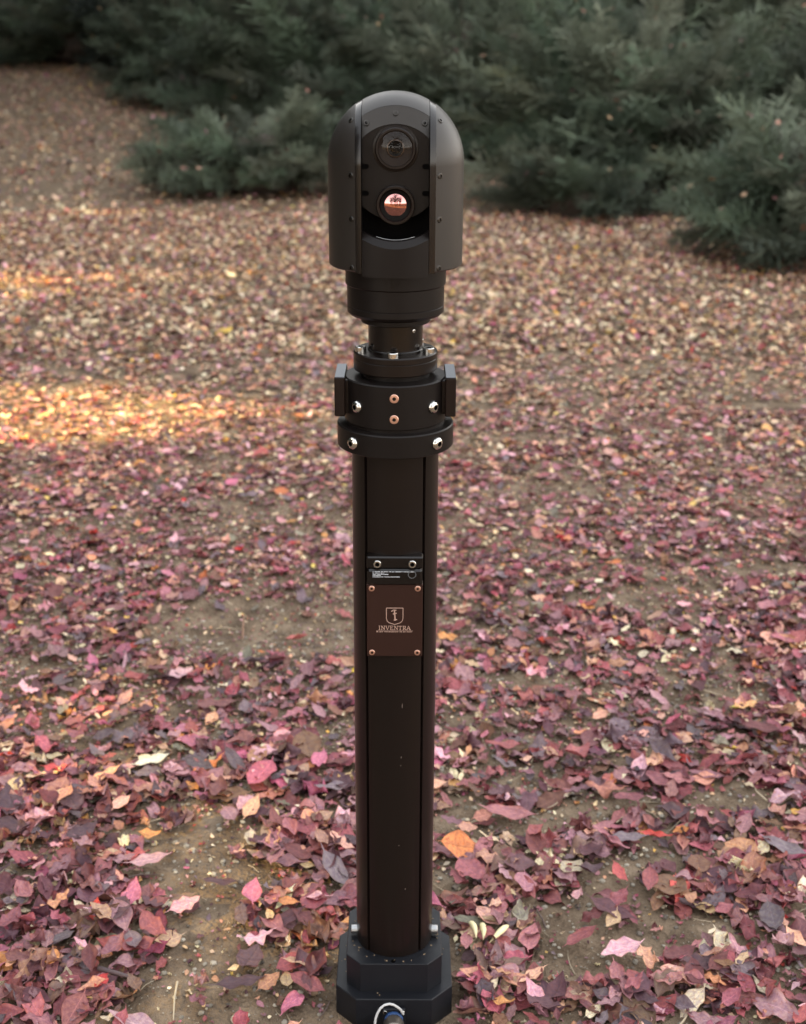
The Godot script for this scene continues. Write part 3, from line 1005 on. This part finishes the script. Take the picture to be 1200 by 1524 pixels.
	b = MB.new()
	b.lathe([Vector2(0.0081, 0.0021), Vector2(0.0052, 0.0012), Vector2(0.0052, 0.0020), Vector2(0.0046, 0.0020), Vector2(0.0040, 0.0011), Vector2(0.0, 0.0010)], 48)
	part("pupil", b, paint("lens_black", c8(14, 12, 11), 0.4, 0.0, 0.2), l1)
	b = MB.new()
	var dome: Array = []
	for k in 13:
		var a := lerpf(0.60, 0.0, k / 12.0)
		dome.append(Vector2(sin(a) / sin(0.60) * 0.0183, 0.0062 + (cos(a) - cos(0.60)) * 0.0183 / sin(0.60)))
	smooth_cap(b, dome)
	part("glass", b, glass, l1)
	# lower lens
	var dn := facing(Vector3(0, 1.0832, 0.0440), Vector3.BACK)
	b = MB.new()
	b.lathe([Vector2(0.0209, 0), Vector2(0.0209, 0.0070), Vector2(0.0200, 0.0080), Vector2(0.0178, 0.0080), Vector2(0.0172, 0.0068)], 64)
	var l2 := part("lower_lens", b, satin, o, dn)
	b = MB.new()
	b.lathe([Vector2(0.0172, 0.0068), Vector2(0.0160, 0.0048), Vector2(0.0118, 0.0040)], 64)
	part("dark_rim", b, paint("rim_black", c8(12, 11, 10), 0.4, 0.0, 0.2), l2)
	b = MB.new()
	dome = []
	for k in 17:
		var a := lerpf(0.42, 0.0, k / 16.0)
		dome.append(Vector2(sin(a) / sin(0.42) * 0.0119, 0.0040 + (cos(a) - cos(0.42)) * 0.0119 / sin(0.42)))
	smooth_cap(b, dome)
	part("coated_glass", b, paint("lens_coating", c8(186, 134, 132), 0.03, 1.0), l2)

	# --- label block and nameplate on the mast
	var zf := 0.0560
	b = MB.new()
	b.box(Vector3(0, 0.6695, 0.0480), Vector3(0.0672, 0.0152, 0.0170), 0.0016)
	var bracket := part("bracket", b, gloss, o)
	var bb := bolt_mesh([Vector2(0.0048, -0.001), Vector2(0.0048, 0.0016), Vector2(0.0042, 0.0024), Vector2(0.0030, 0.0025)], 0.0026, 0.0018, chrome)
	for sx in [-1.0, 1.0]:
		put("bolt", bb, bracket, facing(Vector3(sx * 0.0207, 0.6684, 0.0565), Vector3.BACK))
	b = MB.new()
	b.box(Vector3(0, 0.6510, 0.0485), Vector3(0.0660, 0.0210, 0.0190), 0.0026)
	var lab := part("label_block", b, gloss, o)
	var r := RandomNumberGenerator.new(); r.seed = 12
	var ink := paint("label_print", c8(196, 200, 208), 0.6)
	var y := 0.6588
	for w in [0.0494, 0.0138, 0.0180, 0.0095, 0.0322]:
		b = MB.new()
		dashes(b, -0.0262, -0.0262 + w, y, 0.00105, 0.0580, r)
		part("fine_print", b, ink, lab)
		y -= 0.00165
	b = MB.new()
	b.lathe([Vector2(0.0050, 0), Vector2(0.0050, 0.0003), Vector2(0.0040, 0.0003), Vector2(0.0040, 0)], 28)
	part("emblem_ring", b, paint("emblem_grey", c8(76, 78, 82), 0.5), lab, facing(Vector3(0.0206, 0.6553, 0.0579), Vector3.BACK))
	b = MB.new()
	b.box(Vector3(0, 0.5938, 0.0490), Vector3(0.0672, 0.0954, 0.0140), 0.0008)
	var np := part("nameplate", b, paint("copper_brown", c8(46, 28, 23), 0.42, 0.1, 0.33), o)
	var ns := bolt_mesh([Vector2(0.0035, -0.0004), Vector2(0.0036, 0.0003), Vector2(0.0032, 0.0006), Vector2(0.0019, 0.0007)], 0.0016, 0.0008, copper)
	for sx in [-1.0, 1.0]:
		for yy in [0.6362, 0.5514]:
			put("screw", ns, np, facing(Vector3(sx * 0.0275, yy, zf), Vector3.BACK))
	var etch := paint("etched_lettering", c8(168, 138, 124), 0.5)
	b = MB.new()
	var sh: Array = [Vector2(-0.0100, 0.6108), Vector2(0.0100, 0.6108), Vector2(0.0100, 0.5975), Vector2(0.0092, 0.5940), Vector2(0.0070, 0.5915), Vector2(0.0, 0.5890), Vector2(-0.0070, 0.5915), Vector2(-0.0092, 0.5940), Vector2(-0.0100, 0.5975), Vector2(-0.0100, 0.6108)]
	stroke(b, sh, 0.00085, zf + 0.0002)
	part("shield", b, etch, np)
	b = MB.new()
	stroke(b, [Vector2(-0.0003, 0.6072), Vector2(0.0006, 0.5948)], 0.0017, zf + 0.0002)
	stroke(b, [Vector2(-0.0036, 0.6066), Vector2(-0.0016, 0.6082), Vector2(0.0016, 0.6080)], 0.0012, zf + 0.00025)
	stroke(b, [Vector2(-0.0018, 0.6030), Vector2(0.0020, 0.6040)], 0.0012, zf + 0.0003)
	stroke(b, [Vector2(-0.0006, 0.5950), Vector2(0.0024, 0.5958)], 0.0013, zf + 0.00035)
	part("emblem", b, etch, np)
	var tm := TextMesh.new()
	var font := SystemFont.new()
	font.font_names = PackedStringArray(["Droid Serif"])
	tm.font = font
	tm.text = "INVENTRA"
	tm.font_size = 48
	tm.pixel_size = 0.001
	tm.depth = 0.002
	tm.material = etch
	var box := tm.get_aabb()
	var k := 0.0389 / maxf(box.size.x, 0.001)
	var lt := put("lettering", tm, np, Transform3D(Basis().scaled(Vector3(k, k, 0.2)), Vector3(-k * (box.position.x + box.size.x * 0.5), 0.5845 - k * (box.position.y + box.size.y * 0.5), zf + 0.0001)))
	lt.set_meta("label", "pale serif lettering that reads INVENTRA")
	b = MB.new()
	dashes(b, -0.0220, 0.0220, 0.5792, 0.0012, zf, r)
	part("fine_print", b, etch, np)
	b = MB.new()
	stroke(b, [Vector2(-0.0220, 0.5806), Vector2(0.0220, 0.5806)], 0.0003, zf + 0.0001)
	part("rule", b, etch, np)

	# --- the white cable that loops from the connector
	b = MB.new()
	var curve := Curve3D.new()
	for p in [Vector3(0.0125, 0.030, 0.088), Vector3(0.008, 0.044, 0.094), Vector3(-0.004, 0.0565, 0.099), Vector3(-0.016, 0.056, 0.104), Vector3(-0.0235, 0.042, 0.108), Vector3(-0.0245, 0.026, 0.112), Vector3(-0.022, 0.010, 0.118), Vector3(-0.020, 0.004, 0.14), Vector3(-0.035, 0.004, 0.20), Vector3(-0.02, 0.004, 0.30), Vector3(-0.08, 0.004, 0.5)]:
		curve.add_point(p)
	for i in range(1, curve.point_count - 1):
		var t := (curve.get_point_position(i + 1) - curve.get_point_position(i - 1)) * 0.17
		curve.set_point_in(i, -t)
		curve.set_point_out(i, t)
	var cp: Array = []
	var cr: Array = []
	for i in 70:
		cp.append(curve.sample_baked(curve.get_baked_length() * i / 69.0, true))
		cr.append(0.0016)
	b.tube(cp, cr, 10)
	tag(part("cable", b, paint("white_sheath", c8(178, 178, 178), 0.55), self), "thin white cable looping up from the connector at the post's foot", "cable")

func smooth_cap(b: MB, prof: Array) -> void:
	var s := 48
	for i in prof.size() - 1:
		for k in s:
			var q: Array = []
			for w in [[i, k], [i, k + 1], [i + 1, k + 1], [i + 1, k]]:
				var p: Vector2 = prof[w[0]]
				var a: float = TAU * w[1] / s
				var e: Vector2 = (prof[mini(w[0] + 1, prof.size() - 1)] - prof[maxi(w[0] - 1, 0)]).normalized()
				if w[0] == prof.size() - 1: e = Vector2(-1, 0)
				var d := Vector3(sin(a), 0, cos(a))
				q.append([d * p.x + Vector3(0, p.y, 0), (d * e.y - Vector3(0, e.x, 0)).normalized()])
			b.quad(q[0][0], q[1][0], q[2][0], q[3][0], q[0][1], q[1][1], q[2][1], q[3][1])

# ---------------------------------------------------------------- the litter
func litter() -> void:
	var r := RandomNumberGenerator.new(); r.seed = 2024
	var looks: Array = [leaf_image(1, 0.20, 0.6), leaf_image(2, -0.20, 1.0), leaf_image(3, 0.26, 0.3)]
	# shapes: w, k1, k2, fold, wave, tip, ragged, twist
	var kinds: Array = [
		[0.23, 0.5, 1.0, 0.10, 0.5, 0.9, 0.0, 0.1], [0.30, 0.6, 0.8, 0.12, 0.6, 0.7, 0.0, -0.1], [0.40, 0.5, 0.7, 0.05, 0.6, 0.2, 0.05, 0.0], [0.30, 1.5, 2.4, 0.10, 0.9, 0.7, 0.0, 0.3],
		[0.26, -1.9, 2.0, 0.15, 1.2, 0.8, 0.0, 0.7], [0.20, 0.9, 9.0, 0.0, 0.6, 0.8, 0.0, 0.2], [0.40, 2.4, 3.0, 0.1, 3.0, 0.4, 0.16, 0.9], [0.27, 0.8, 0.4, 0.75, 0.7, 0.8, 0.0, 0.4],
		[0.27, -0.9, -1.2, 0.06, 0.9, 0.7, 0.0, -0.3], [0.33, -0.7, 1.6, 0.1, 1.6, 0.6, 0.10, 0.5], [0.20, 2.6, 2.0, 0.2, 1.0, 0.9, 0.0, 1.2], [0.30, 1.0, -2.2, 0.1, 1.4, 0.6, 0.1, 0.2],
	]
	var fine: Array = []
	var coarse: Array = []
	for i in kinds.size():
		var k: Array = kinds[i]
		fine.append(leaf_mesh(500 + i, k[0], k[1], k[2], k[3], k[4], k[5], 6, 12, k[6], k[7]))
		fine.append(leaf_mesh(600 + i, k[0] * 0.9, k[1] * 1.25, k[2] * 1.2, k[3], k[4] * 1.2, k[5], 6, 12, k[6], -k[7]))
		coarse.append(leaf_mesh(700 + i, k[0], k[1], k[2], k[3], k[4], k[5], 4, 6, k[6], k[7]))
	var litter_m: Array = []
	for k in 3:
		var m := paint("leaf", Color(1, 1, 1), 0.62, 0.0, 0.4)
		m.albedo_texture = looks[k][0]
		m.vertex_color_use_as_albedo = true
		m.cull_mode = BaseMaterial3D.CULL_DISABLED
		litter_m.append(m)
	for i in fine.size(): fine[i].surface_set_material(0, litter_m[i % 3])
	for i in coarse.size(): coarse[i].surface_set_material(0, litter_m[i % 3])

	# leaves that can be told apart: x, z, length, turn, hue, shape
	var named: Array = [
		[-0.388, -0.253, 0.070, 1.72, 4, 0], [-0.405, -0.169, 0.063, 2.97, 3, 1], [-0.354, -0.099, 0.067, 0.77, 2, 1], [-0.366, -0.057, 0.065, 1.84, 2, 3], [-0.317, -0.147, 0.051, 2.12, 4, 2],
		[-0.366, -0.155, 0.047, 1.10, 0, 1], [-0.466, -0.177, 0.056, 3.14, 0, 2], [-0.267, -0.198, 0.063, 1.31, 0, 0], [-0.216, -0.177, 0.059, 3.14, 3, 1], [-0.162, -0.195, 0.057, 2.11, 1, 3],
		[-0.162, -0.116, 0.071, 2.22, 0, 0], [-0.205, -0.030, 0.058, 2.86, 0, 2], [-0.213, 0.020, 0.076, 1.95, 0, 0], [-0.174, 0.015, 0.038, 2.30, 5, 2], [-0.120, 0.020, 0.057, 1.11, 2, 1],
		[-0.122, -0.019, 0.058, 0.73, 0, 3], [-0.145, -0.038, 0.053, 0.51, 12, 4], [-0.393, 0.035, 0.041, 2.95, 2, 1], [-0.669, -0.423, 0.095, -2.86, 0, 1], [-0.608, -0.537, 0.056, 1.57, 9, 3],
		[-0.641, -0.515, 0.047, 3.09, 6, 2], [-0.631, -0.341, 0.072, 1.30, 0, 3], [-0.440, -0.564, 0.073, 2.07, 7, 0], [-0.442, -0.522, 0.073, 1.04, 10, 0], [-0.314, -0.500, 0.045, 1.89, 5, 2],
		[-0.290, -0.551, 0.079, 0.65, 10, 0], [-0.187, -0.496, 0.054, 0.50, 7, 4], [-0.350, -0.381, 0.051, 2.44, 5, 6], [-0.406, -0.330, 0.042, 1.87, 8, 3], [-0.518, -0.334, 0.065, 2.47, 0, 1],
		[-0.493, -0.022, 0.053, 1.23, 5, 6], [-0.529, -0.022, 0.052, 1.57, 1, 3], [-0.435, -0.122, 0.051, 1.44, 4, 3], [-0.473, -0.119, 0.048, 1.85, 13, 4], [-0.155, -0.275, 0.056, 1.05, 1, 1],
		[-0.092, -0.230, 0.081, 0.67, 10, 0], [-0.110, -0.310, 0.059, 0.83, 1, 3], [-0.281, -0.381, 0.058, 0.43, 12, 1], [-0.200, -0.310, 0.049, 2.38, 5, 6], [-0.153, -0.413, 0.050, 2.16, 2, 4],
		[-0.519, -0.067, 0.051, 2.41, 12, 6], [-0.571, -0.111, 0.057, 2.88, 1, 1], [-0.528, -0.241, 0.054, 2.69, 12, 1], [-0.550, -0.397, 0.063, 2.61, 0, 1], [-0.497, -0.417, 0.062, 3.03, 1, 3],
		[-0.453, -0.427, 0.061, -3.05, 1, 1], [-0.266, 0.056, 0.029, 1.82, 12, 6], [-0.138, 0.047, 0.049, 2.39, 3, 4], [0.196, -0.391, 0.095, 1.27, 12, 0], [0.148, -0.391, 0.038, 1.86, 5, 2],
		[0.119, -0.352, 0.034, 1.57, 5, 2], [0.096, -0.372, 0.045, 1.27, 12, 1], [0.329, -0.141, 0.082, 1.02, 0, 0], [0.275, -0.080, 0.056, 2.04, 2, 1], [0.160, -0.152, 0.053, 2.96, 2, 1],
		[0.089, -0.163, 0.047, 1.30, 1, 3], [0.207, -0.197, 0.056, 0.27, 2, 0], [0.173, -0.229, 0.039, 0.59, 4, 1], [0.265, -0.235, 0.057, 0.76, 12, 4], [0.308, -0.244, 0.051, 2.07, 0, 3],
		[0.334, -0.284, 0.051, 1.71, 12, 4], [0.355, -0.235, 0.042, 0.43, 9, 1], [0.430, -0.336, 0.056, 1.27, 9, 5], [0.405, -0.445, 0.057, 1.41, 1, 1], [0.482, -0.403, 0.057, 0.27, 1, 1],
		[0.526, -0.381, 0.059, 0.94, 12, 3], [0.490, -0.177, 0.056, 2.43, 10, 1], [0.498, -0.149, 0.032, 1.82, 2, 2], [0.634, -0.297, 0.085, 0.79, 10, 0], [0.676, -0.389, 0.054, 2.06, 12, 1],
		[0.585, -0.220, 0.045, 1.12, 2, 3], [0.437, -0.027, 0.067, 1.92, 0, 1], [0.397, -0.001, 0.049, 1.31, 5, 1], [0.338, 0.004, 0.041, 1.81, 2, 1], [0.364, -0.030, 0.045, 0.79, 5, 6],
		[0.206, 0.051, 0.074, 0.74, 0, 1], [0.224, 0.023, 0.052, 2.66, 0, 3], [0.249, 0.032, 0.033, 1.32, 2, 2], [0.174, 0.011, 0.049, 1.32, 5, 1], [0.177, -0.047, 0.064, 0.30, 12, 4],
		[0.144, -0.030, 0.045, 2.24, 1, 6], [0.120, -0.027, 0.064, -2.95, 13, 5], [0.121, 0.023, 0.053, 0.86, 1, 1], [0.148, 0.051, 0.040, 1.33, 8, 3], [0.096, 0.066, 0.040, 2.71, 12, 6],
		[0.115, -0.116, 0.056, 1.57, 11, 0], [0.496, -0.011, 0.054, 0.76, 10, 4], [0.561, -0.067, 0.050, 2.55, 4, 6], [0.587, -0.080, 0.049, 0.72, 5, 3], [0.474, -0.067, 0.055, 0.52, 7, 6],
		[0.661, -0.763, 0.026, 2.82, 14, 2], [0.741, -0.763, 0.043, 0.83, 5, 2], [-0.355, -0.768, 0.097, 1.68, 1, 0], [0.110, -1.069, 0.056, 1.57, 8, 3], [0.696, -0.683, 0.074, 1.03, 1, 1],
		[0.343, 0.043, 0.050, 1.06, 0, 1], [0.463, 0.043, 0.050, 2.17, 3, 3], [0.522, 0.030, 0.048, 0.52, 2, 6], [0.295, 0.049, 0.042, 2.01, 12, 1], [-0.527, 0.043, 0.052, 2.11, 1, 6],
		[-0.464, 0.036, 0.058, 2.60, 13, 4], [-0.563, -0.174, 0.053, 0.80, 12, 3], [0.317, -0.479, 0.049, 1.87, 12, 1], [0.174, -0.468, 0.045, 2.34, 0, 1], [0.585, -0.368, 0.055, 2.61, 12, 1],
		[0.608, -0.174, 0.055, 2.33, 12, 1], [0.453, -0.224, 0.044, 1.83, 12, 4], [0.203, -0.096, 0.048, 2.69, 1, 1], [0.099, -0.207, 0.055, 0.45, 2, 3], [0.564, -0.127, 0.057, -0.03, 10, 2],
	]
	for e in named: e.append(0.014)
	var near: Array = []
	# dense leaves near the camera and round the post
	var tries := 50000
	for i in tries:
		var dc := sqrt(r.randf_range(1.25 * 1.25, 5.2 * 5.2))
		var x := r.randf_range(-1, 1) * (0.36 * dc + 0.30)
		var z := CAM_D - dc
		if not open_ground(x, z, r): continue
		var l := (0.015 + 0.045 * pow(r.randf(), 1.7)) * (1.22 if dc < 2.1 else 1.02 if dc < 2.8 else 0.88)
		var t := clampf((dc - 1.8) / 2.2, 0.0, 1.0)
		var far := clampf((dc - 3.0) / 1.7, 0.0, 1.0)
		var mix: Array = NEAR_MIX if r.randf() > t else (MID_MIX if r.randf() > far else FAR_MIX)
		var hue := pick(mix, r)
		if hue in [6, 7, 14]: l *= 0.66
		near.append([x, z, l, r.randf() * TAU, hue, pick([20, 20, 13, 11, 6, 2, 5, 8, 13, 6, 2, 6], r), r.randf() * 0.011])
	# drifts against the post and along the edges of the bare soil: x, z, half sizes, count
	for q in [[-0.47, -0.08, 0.14, 0.16, 150], [-0.15, -0.13, 0.085, 0.07, 62], [-0.13, 0.0, 0.05, 0.05, 10], [0.155, -0.12, 0.055, 0.085, 50], [0.15, 0.01, 0.06, 0.05, 34], [0.33, 0.03, 0.13, 0.035, 46], [-0.55, -0.42, 0.2, 0.14, 120], [0.5, -0.22, 0.12, 0.07, 60], [0.22, -0.245, 0.07, 0.035, 26], [0.46, -0.02, 0.08, 0.07, 36], [0.40, -0.36, 0.14, 0.05, 50], [-0.12, -0.30, 0.09, 0.05, 30]]:
		for i in q[4]:
			var a := r.randf() * TAU
			var m := sqrt(r.randf())
			var x: float = q[0] + q[2] * m * sin(a)
			var z: float = q[1] + q[3] * m * cos(a)
			if maxf(absf(x), absf(z)) < 0.098 and absf(x) + absf(z) < 0.155: continue
			near.append([x, z, 0.026 + 0.034 * pow(r.randf(), 1.3), r.randf() * TAU, pick(NEAR_MIX, r), pick([14, 16, 9, 12, 9, 4, 9, 8, 10, 9, 5, 7], r), r.randf() * 0.026 * (1.2 - m)])
	# the largest in view become leaves of their own
	var score: Array = []
	for i in near.size():
		var e: Array = near[i]
		var dc: float = CAM_D - e[1]
		var seen: bool = absf(e[0]) < 0.30 * dc and e[1] < 0.05
		if seen and e[6] > 0.0055 and Vector2(e[0], e[1]).length() > 0.10:
			score.append([e[2] / pow(dc, 1.5), i])
	score.sort_custom(func(a, b): return a[0] > b[0])
	var chosen := {}
	for s in score.slice(0, 296 - named.size()):
		chosen[s[1]] = true
		var e: Array = near[s[1]].duplicate()
		e[6] += 0.006
		named.append(e)
	var ways := ["narrow", "oval", "round", "cupped", "curled", "rolled", "crumpled", "folded", "arched", "ragged", "twisted", "humped"]
	var used := {}
	var dyes := {}
	for e in named:
		var shape: int = e[5]
		var kk := "%d/%d/%d" % [e[4], shape % 3, r.randi() % 3]
		if not dyes.has(kk):
			var m := paint("leaf_" + str(hues[e[4]][0]).replace(" ", "_"), Color(1, 1, 1), r.randf_range(0.5, 0.68), 0.0, 0.45)
			var c := tint(e[4], r, 1.5)
			m.albedo_color = Color(minf(c.r, 1), minf(c.g, 1), minf(c.b, 1)).linear_to_srgb()
			m.albedo_texture = looks[r.randi() % 3][0]
			m.heightmap_enabled = true
			m.heightmap_texture = looks[r.randi() % 3][1]
			m.heightmap_scale = 0.06
			m.cull_mode = BaseMaterial3D.CULL_DISABLED
			dyes[kk] = m
		var o := MeshInstance3D.new()
		o.name = numbered("fallen_leaf", self)
		o.mesh = fine[shape * 2 + (r.randi() % 2)]
		o.material_override = dyes[kk]
		o.transform = leaf_place(e, r, 0.16)
		add_child(o, true)
		tag(o, leaf_label(e, named, ways, used), "leaf", "fallen leaves told apart near the post")

	# the rest
	var places: Array = []
	var tints: Array = []
	for i in fine.size() + coarse.size():
		places.append([]); tints.append([])
	for i in near.size():
		if chosen.has(i): continue
		var e: Array = near[i]
		var k: int = e[5] * 2 + (i % 2)
		if CAM_D - e[1] > 3.2: k = fine.size() + e[5]
		places[k].append(leaf_place(e, r, 0.22))
		tints[k].append(tint(e[4], r, 1.5))
	for i in 96000:
		var dc := sqrt(r.randf_range(5.2 * 5.2, 9.5 * 9.5)) if i < 54000 else sqrt(r.randf_range(9.5 * 9.5, 24.0 * 24.0))
		var x := r.randf_range(-1, 1) * (0.34 * dc + 0.8)
		if dc > 10.5 and x > 0.5: continue
		var z := CAM_D - dc
		if r.randf() < 0.12 + 0.75 * clump.get_noise_2d(x * 0.8, z * 1.0): continue
		var e := [x, z, (0.022 + 0.040 * r.randf() * r.randf() + 0.008 * r.randf()) * (1.25 if dc > 9.5 else 1.0), r.randf() * TAU, pick(MID_MIX if r.randf() > clampf((dc - 4.0) / 1.6, 0.0, 0.93) else FAR_MIX, r), pick([12, 16, 12, 12, 9, 4, 9, 8, 10, 9, 5, 7], r), r.randf() * 0.02]
		var k: int = fine.size() + e[5]
		places[k].append(leaf_place(e, r, 0.36))
		tints[k].append(tint(e[4], r, 1.5))
	for i in 40000:     # broken bits between the whole leaves
		var dc := sqrt(r.randf_range(1.25 * 1.25, 4.4 * 4.4))
		var x := r.randf_range(-1, 1) * (0.36 * dc + 0.2)
		var z := CAM_D - dc
		if maxf(absf(x), absf(z)) < 0.085: continue
		if r.randf() < bareness(x, z) * 0.45: continue
		var e := [x, z, 0.006 + 0.012 * r.randf() * r.randf(), r.randf() * TAU, pick(MID_MIX, r), [6, 9, 6, 9, 2, 11][r.randi() % 6], 0.0]
		var k: int = fine.size() + e[5]
		places[k].append(leaf_place(e, r, 0.35))
		tints[k].append(tint(e[4], r, 1.5))
	for i in 9000:      # behind the camera and to the sides
		var x := r.randf_range(-6, 6)
		var z := r.randf_range(-5.0, 7.0)
		if z < 0.1 and absf(x) < 0.36 * (CAM_D - z) + 0.3: continue
		var e := [x, z, r.randf_range(0.03, 0.06), r.randf() * TAU, [8, 5, 6, 8, 13, 5, 14, 2][r.randi() % 8] if z > 1.6 else pick(MID_MIX, r), r.randi() % 12, r.randf() * 0.012]
		var k: int = fine.size() + e[5]
		places[k].append(leaf_place(e, r, 0.4))
		tints[k].append(tint(e[4], r, 1.5))
	var all := Node3D.new()
	all.name = "leaf_litter"
	add_child(all)
	tag(all, "mass of small fallen leaves that covers the whole clearing", "", "", "stuff")
	for k in places.size():
		if places[k].size():
			multi("leaf_layer", fine[k] if k < fine.size() else coarse[k - fine.size()], places[k], tints[k], all)
	# dead leaves hung up in the junipers
	var hp: Array = []
	var ht: Array = []
	for c in caught:
		hp.append(aimed(c, Vector3(r.randf_range(-1, 1), r.randf_range(-0.7, 0.7), r.randf_range(-1, 1)), r.randf_range(-1, 1), r.randf_range(0.04, 0.07)))
		ht.append(tint([5, 13, 13, 13, 12, 6][r.randi() % 6], r, 0.9))
	var hang := multi("caught_leaves", coarse[1], hp, ht, self)
	tag(hang, "dry leaves caught in the juniper sprays", "", "", "stuff")

	# pale crumbs, pebbles and twigs on the soil
	var pm := MB.new()
	lumpy(pm, Vector3.ZERO, Vector3(0.5, 0.3, 0.42), 9)
	var pebble := ArrayMesh.new()
	var stone := paint("stone", Color(1, 1, 1), 0.85)
	stone.vertex_color_use_as_albedo = true
	pm.surface(pebble, stone)
	var pp: Array = []
	var pt: Array = []
	var tp: Array = []
	var tt: Array = []
	for i in 24000:
		var dc := sqrt(r.randf_range(1.25 * 1.25, 4.6 * 4.6)) if i % 3 else sqrt(r.randf_range(1.25 * 1.25, 2.6 * 2.6))
		var x := r.randf_range(-1, 1) * (0.36 * dc + 0.2)
		var z := CAM_D - dc
		if maxf(absf(x), absf(z)) < 0.085: continue
		var s := 0.0020 + 0.0085 * pow(r.randf(), 5.0)
		var b := Basis(Vector3.UP, r.randf() * TAU).scaled_local(Vector3.ONE * s)
		pp.append(Transform3D(b, Vector3(x, lie(x, z) + s * 0.15, z)))
		var g := r.randf_range(0.5, 1.15)
		pt.append(Color(0.34 * g, 0.30 * g, 0.24 * g) if r.randf() < 0.75 else Color(0.16 * g, 0.13 * g, 0.105 * g))
	for i in 3800:
		var dc := sqrt(r.randf_range(1.25 * 1.25, 4.6 * 4.6))
		var x := r.randf_range(-1, 1) * (0.36 * dc + 0.2)
		var z := CAM_D - dc
		if maxf(absf(x), absf(z)) < 0.09: continue
		var l := 0.010 + 0.055 * pow(r.randf(), 3.0)
		tp.append(aimed(Vector3(x, lie(x, z) + 0.002 + r.randf() * 0.004, z), Vector3(r.randf_range(-1, 1), r.randf_range(-0.1, 0.12), r.randf_range(-1, 1)), 0.0, l))
		var g := r.randf_range(0.6, 1.2)
		tt.append(Color(0.40 * g, 0.32 * g, 0.22 * g) if r.randf() < 0.6 else Color(0.13 * g, 0.09 * g, 0.08 * g))
	tag(multi("pebbles", pebble, pp, pt, self), "pale grit and crumbs scattered over the bare soil", "", "", "stuff")
	var tw := MB.new()
	tw.tube([Vector3(0, 0, -0.5), Vector3(0.05, 0.03, -0.1), Vector3(0.02, 0.0, 0.2), Vector3(-0.04, 0.02, 0.5)], [0.022, 0.024, 0.02, 0.01], 5)
	var twig := ArrayMesh.new()
	tw.surface(twig, stone)
	tag(multi("straw_litter", twig, tp, tt, self), "bits of straw and leaf stalk on the soil", "", "", "stuff")

	# a few larger bits one can point at
	var podm := paint("pod_cream", c8(226, 212, 166), 0.6)
	var pod := 0
	for e in [[0.113, -0.092, 0.15, 0.036], [0.127, -0.090, -0.05, 0.036], [0.151, -0.086, -0.75, 0.050]]:
		var b := MB.new()
		var pts: Array = []
		var rad: Array = []
		for k in 11:
			var s := k / 10.0
			pts.append(Vector3(0.10 * sin(s * 2.2) * e[3], 0.006 * sin(PI * s), (s - 0.5) * e[3]))
			rad.append(maxf(0.0002, 0.0056 * pow(sin(PI * clampf(s * 0.94 + 0.03, 0, 1)), 0.8) * (1.15 - 0.6 * s)))
		b.tube(pts, rad, 8)
		var o := part("seed_pod", b, podm, self, Transform3D(Basis(Vector3.UP, e[2]), Vector3(e[0], lie(e[0], e[1]) + 0.022, e[1])))
		tag(o, ["cream seed pod nearest the post, first of three in a row right of the base", "middle one of three cream seed pods right of the base", "longest of three cream seed pods, slanting, right of the base"][pod], "seed pod", "cream seed pods beside the base")
		pod += 1
	var sticks := [
		["pale straw stalk standing out from bare soil at lower left", [Vector3(-0.305, 0.006, 0.0), Vector3(-0.303, 0.010, 0.035), Vector3(-0.298, 0.006, 0.075)], 0.0016, c8(178, 164, 140)],
		["thin upright pale stem on the large bare patch left of the mast", [Vector3(-0.345, 0.0, -1.10), Vector3(-0.342, 0.03, -1.095), Vector3(-0.338, 0.065, -1.09)], 0.0022, c8(172, 140, 122)],
		["short grey stick behind the leaf heap right of the base", [Vector3(0.09, 0.014, -0.20), Vector3(0.11, 0.018, -0.225), Vector3(0.135, 0.020, -0.25)], 0.0042, c8(128, 116, 104)],
		["dark crooked twig on the edge of the lower left leaf bank", [Vector3(-0.42, 0.012, -0.02), Vector3(-0.39, 0.016, -0.005), Vector3(-0.35, 0.010, 0.004)], 0.0036, c8(84, 70, 72)],
	]
	for s in sticks:
		var b := MB.new()
		b.tube(s[1], [s[2], s[2] * 0.9, s[2] * 0.55], 7)
		tag(part("twig", b, paint("twig", s[3], 0.8), self), s[0], "twig", "twigs on the ground")

# the litter thins out on trodden soil and lies in drifts elsewhere
func open_ground(x: float, z: float, r: RandomNumberGenerator) -> bool:
	if maxf(absf(x), absf(z)) < 0.105 and absf(x) + absf(z) < 0.165: return false
	if r.randf() < bareness(x, z) * 0.965: return false
	var k := 0.70 + 1.1 * clump.get_noise_2d(x * 2.1, z * 2.1)
	if z > -0.9: k = maxf(k, 0.55)
	return r.randf() < k

func leaf_place(e: Array, r: RandomNumberGenerator, tip: float) -> Transform3D:
	var x: float = e[0]
	var z: float = e[1]
	var l: float = e[2]
	var b := Basis(Vector3.UP, e[3]) * Basis(Vector3.RIGHT, r.randfn(0.0, tip)) * Basis(Vector3.BACK, r.randfn(0.0, tip))
	return Transform3D(b.scaled_local(Vector3.ONE * l), Vector3(x, lie(x, z) + 0.003 + e[6] + l * 0.04, z))
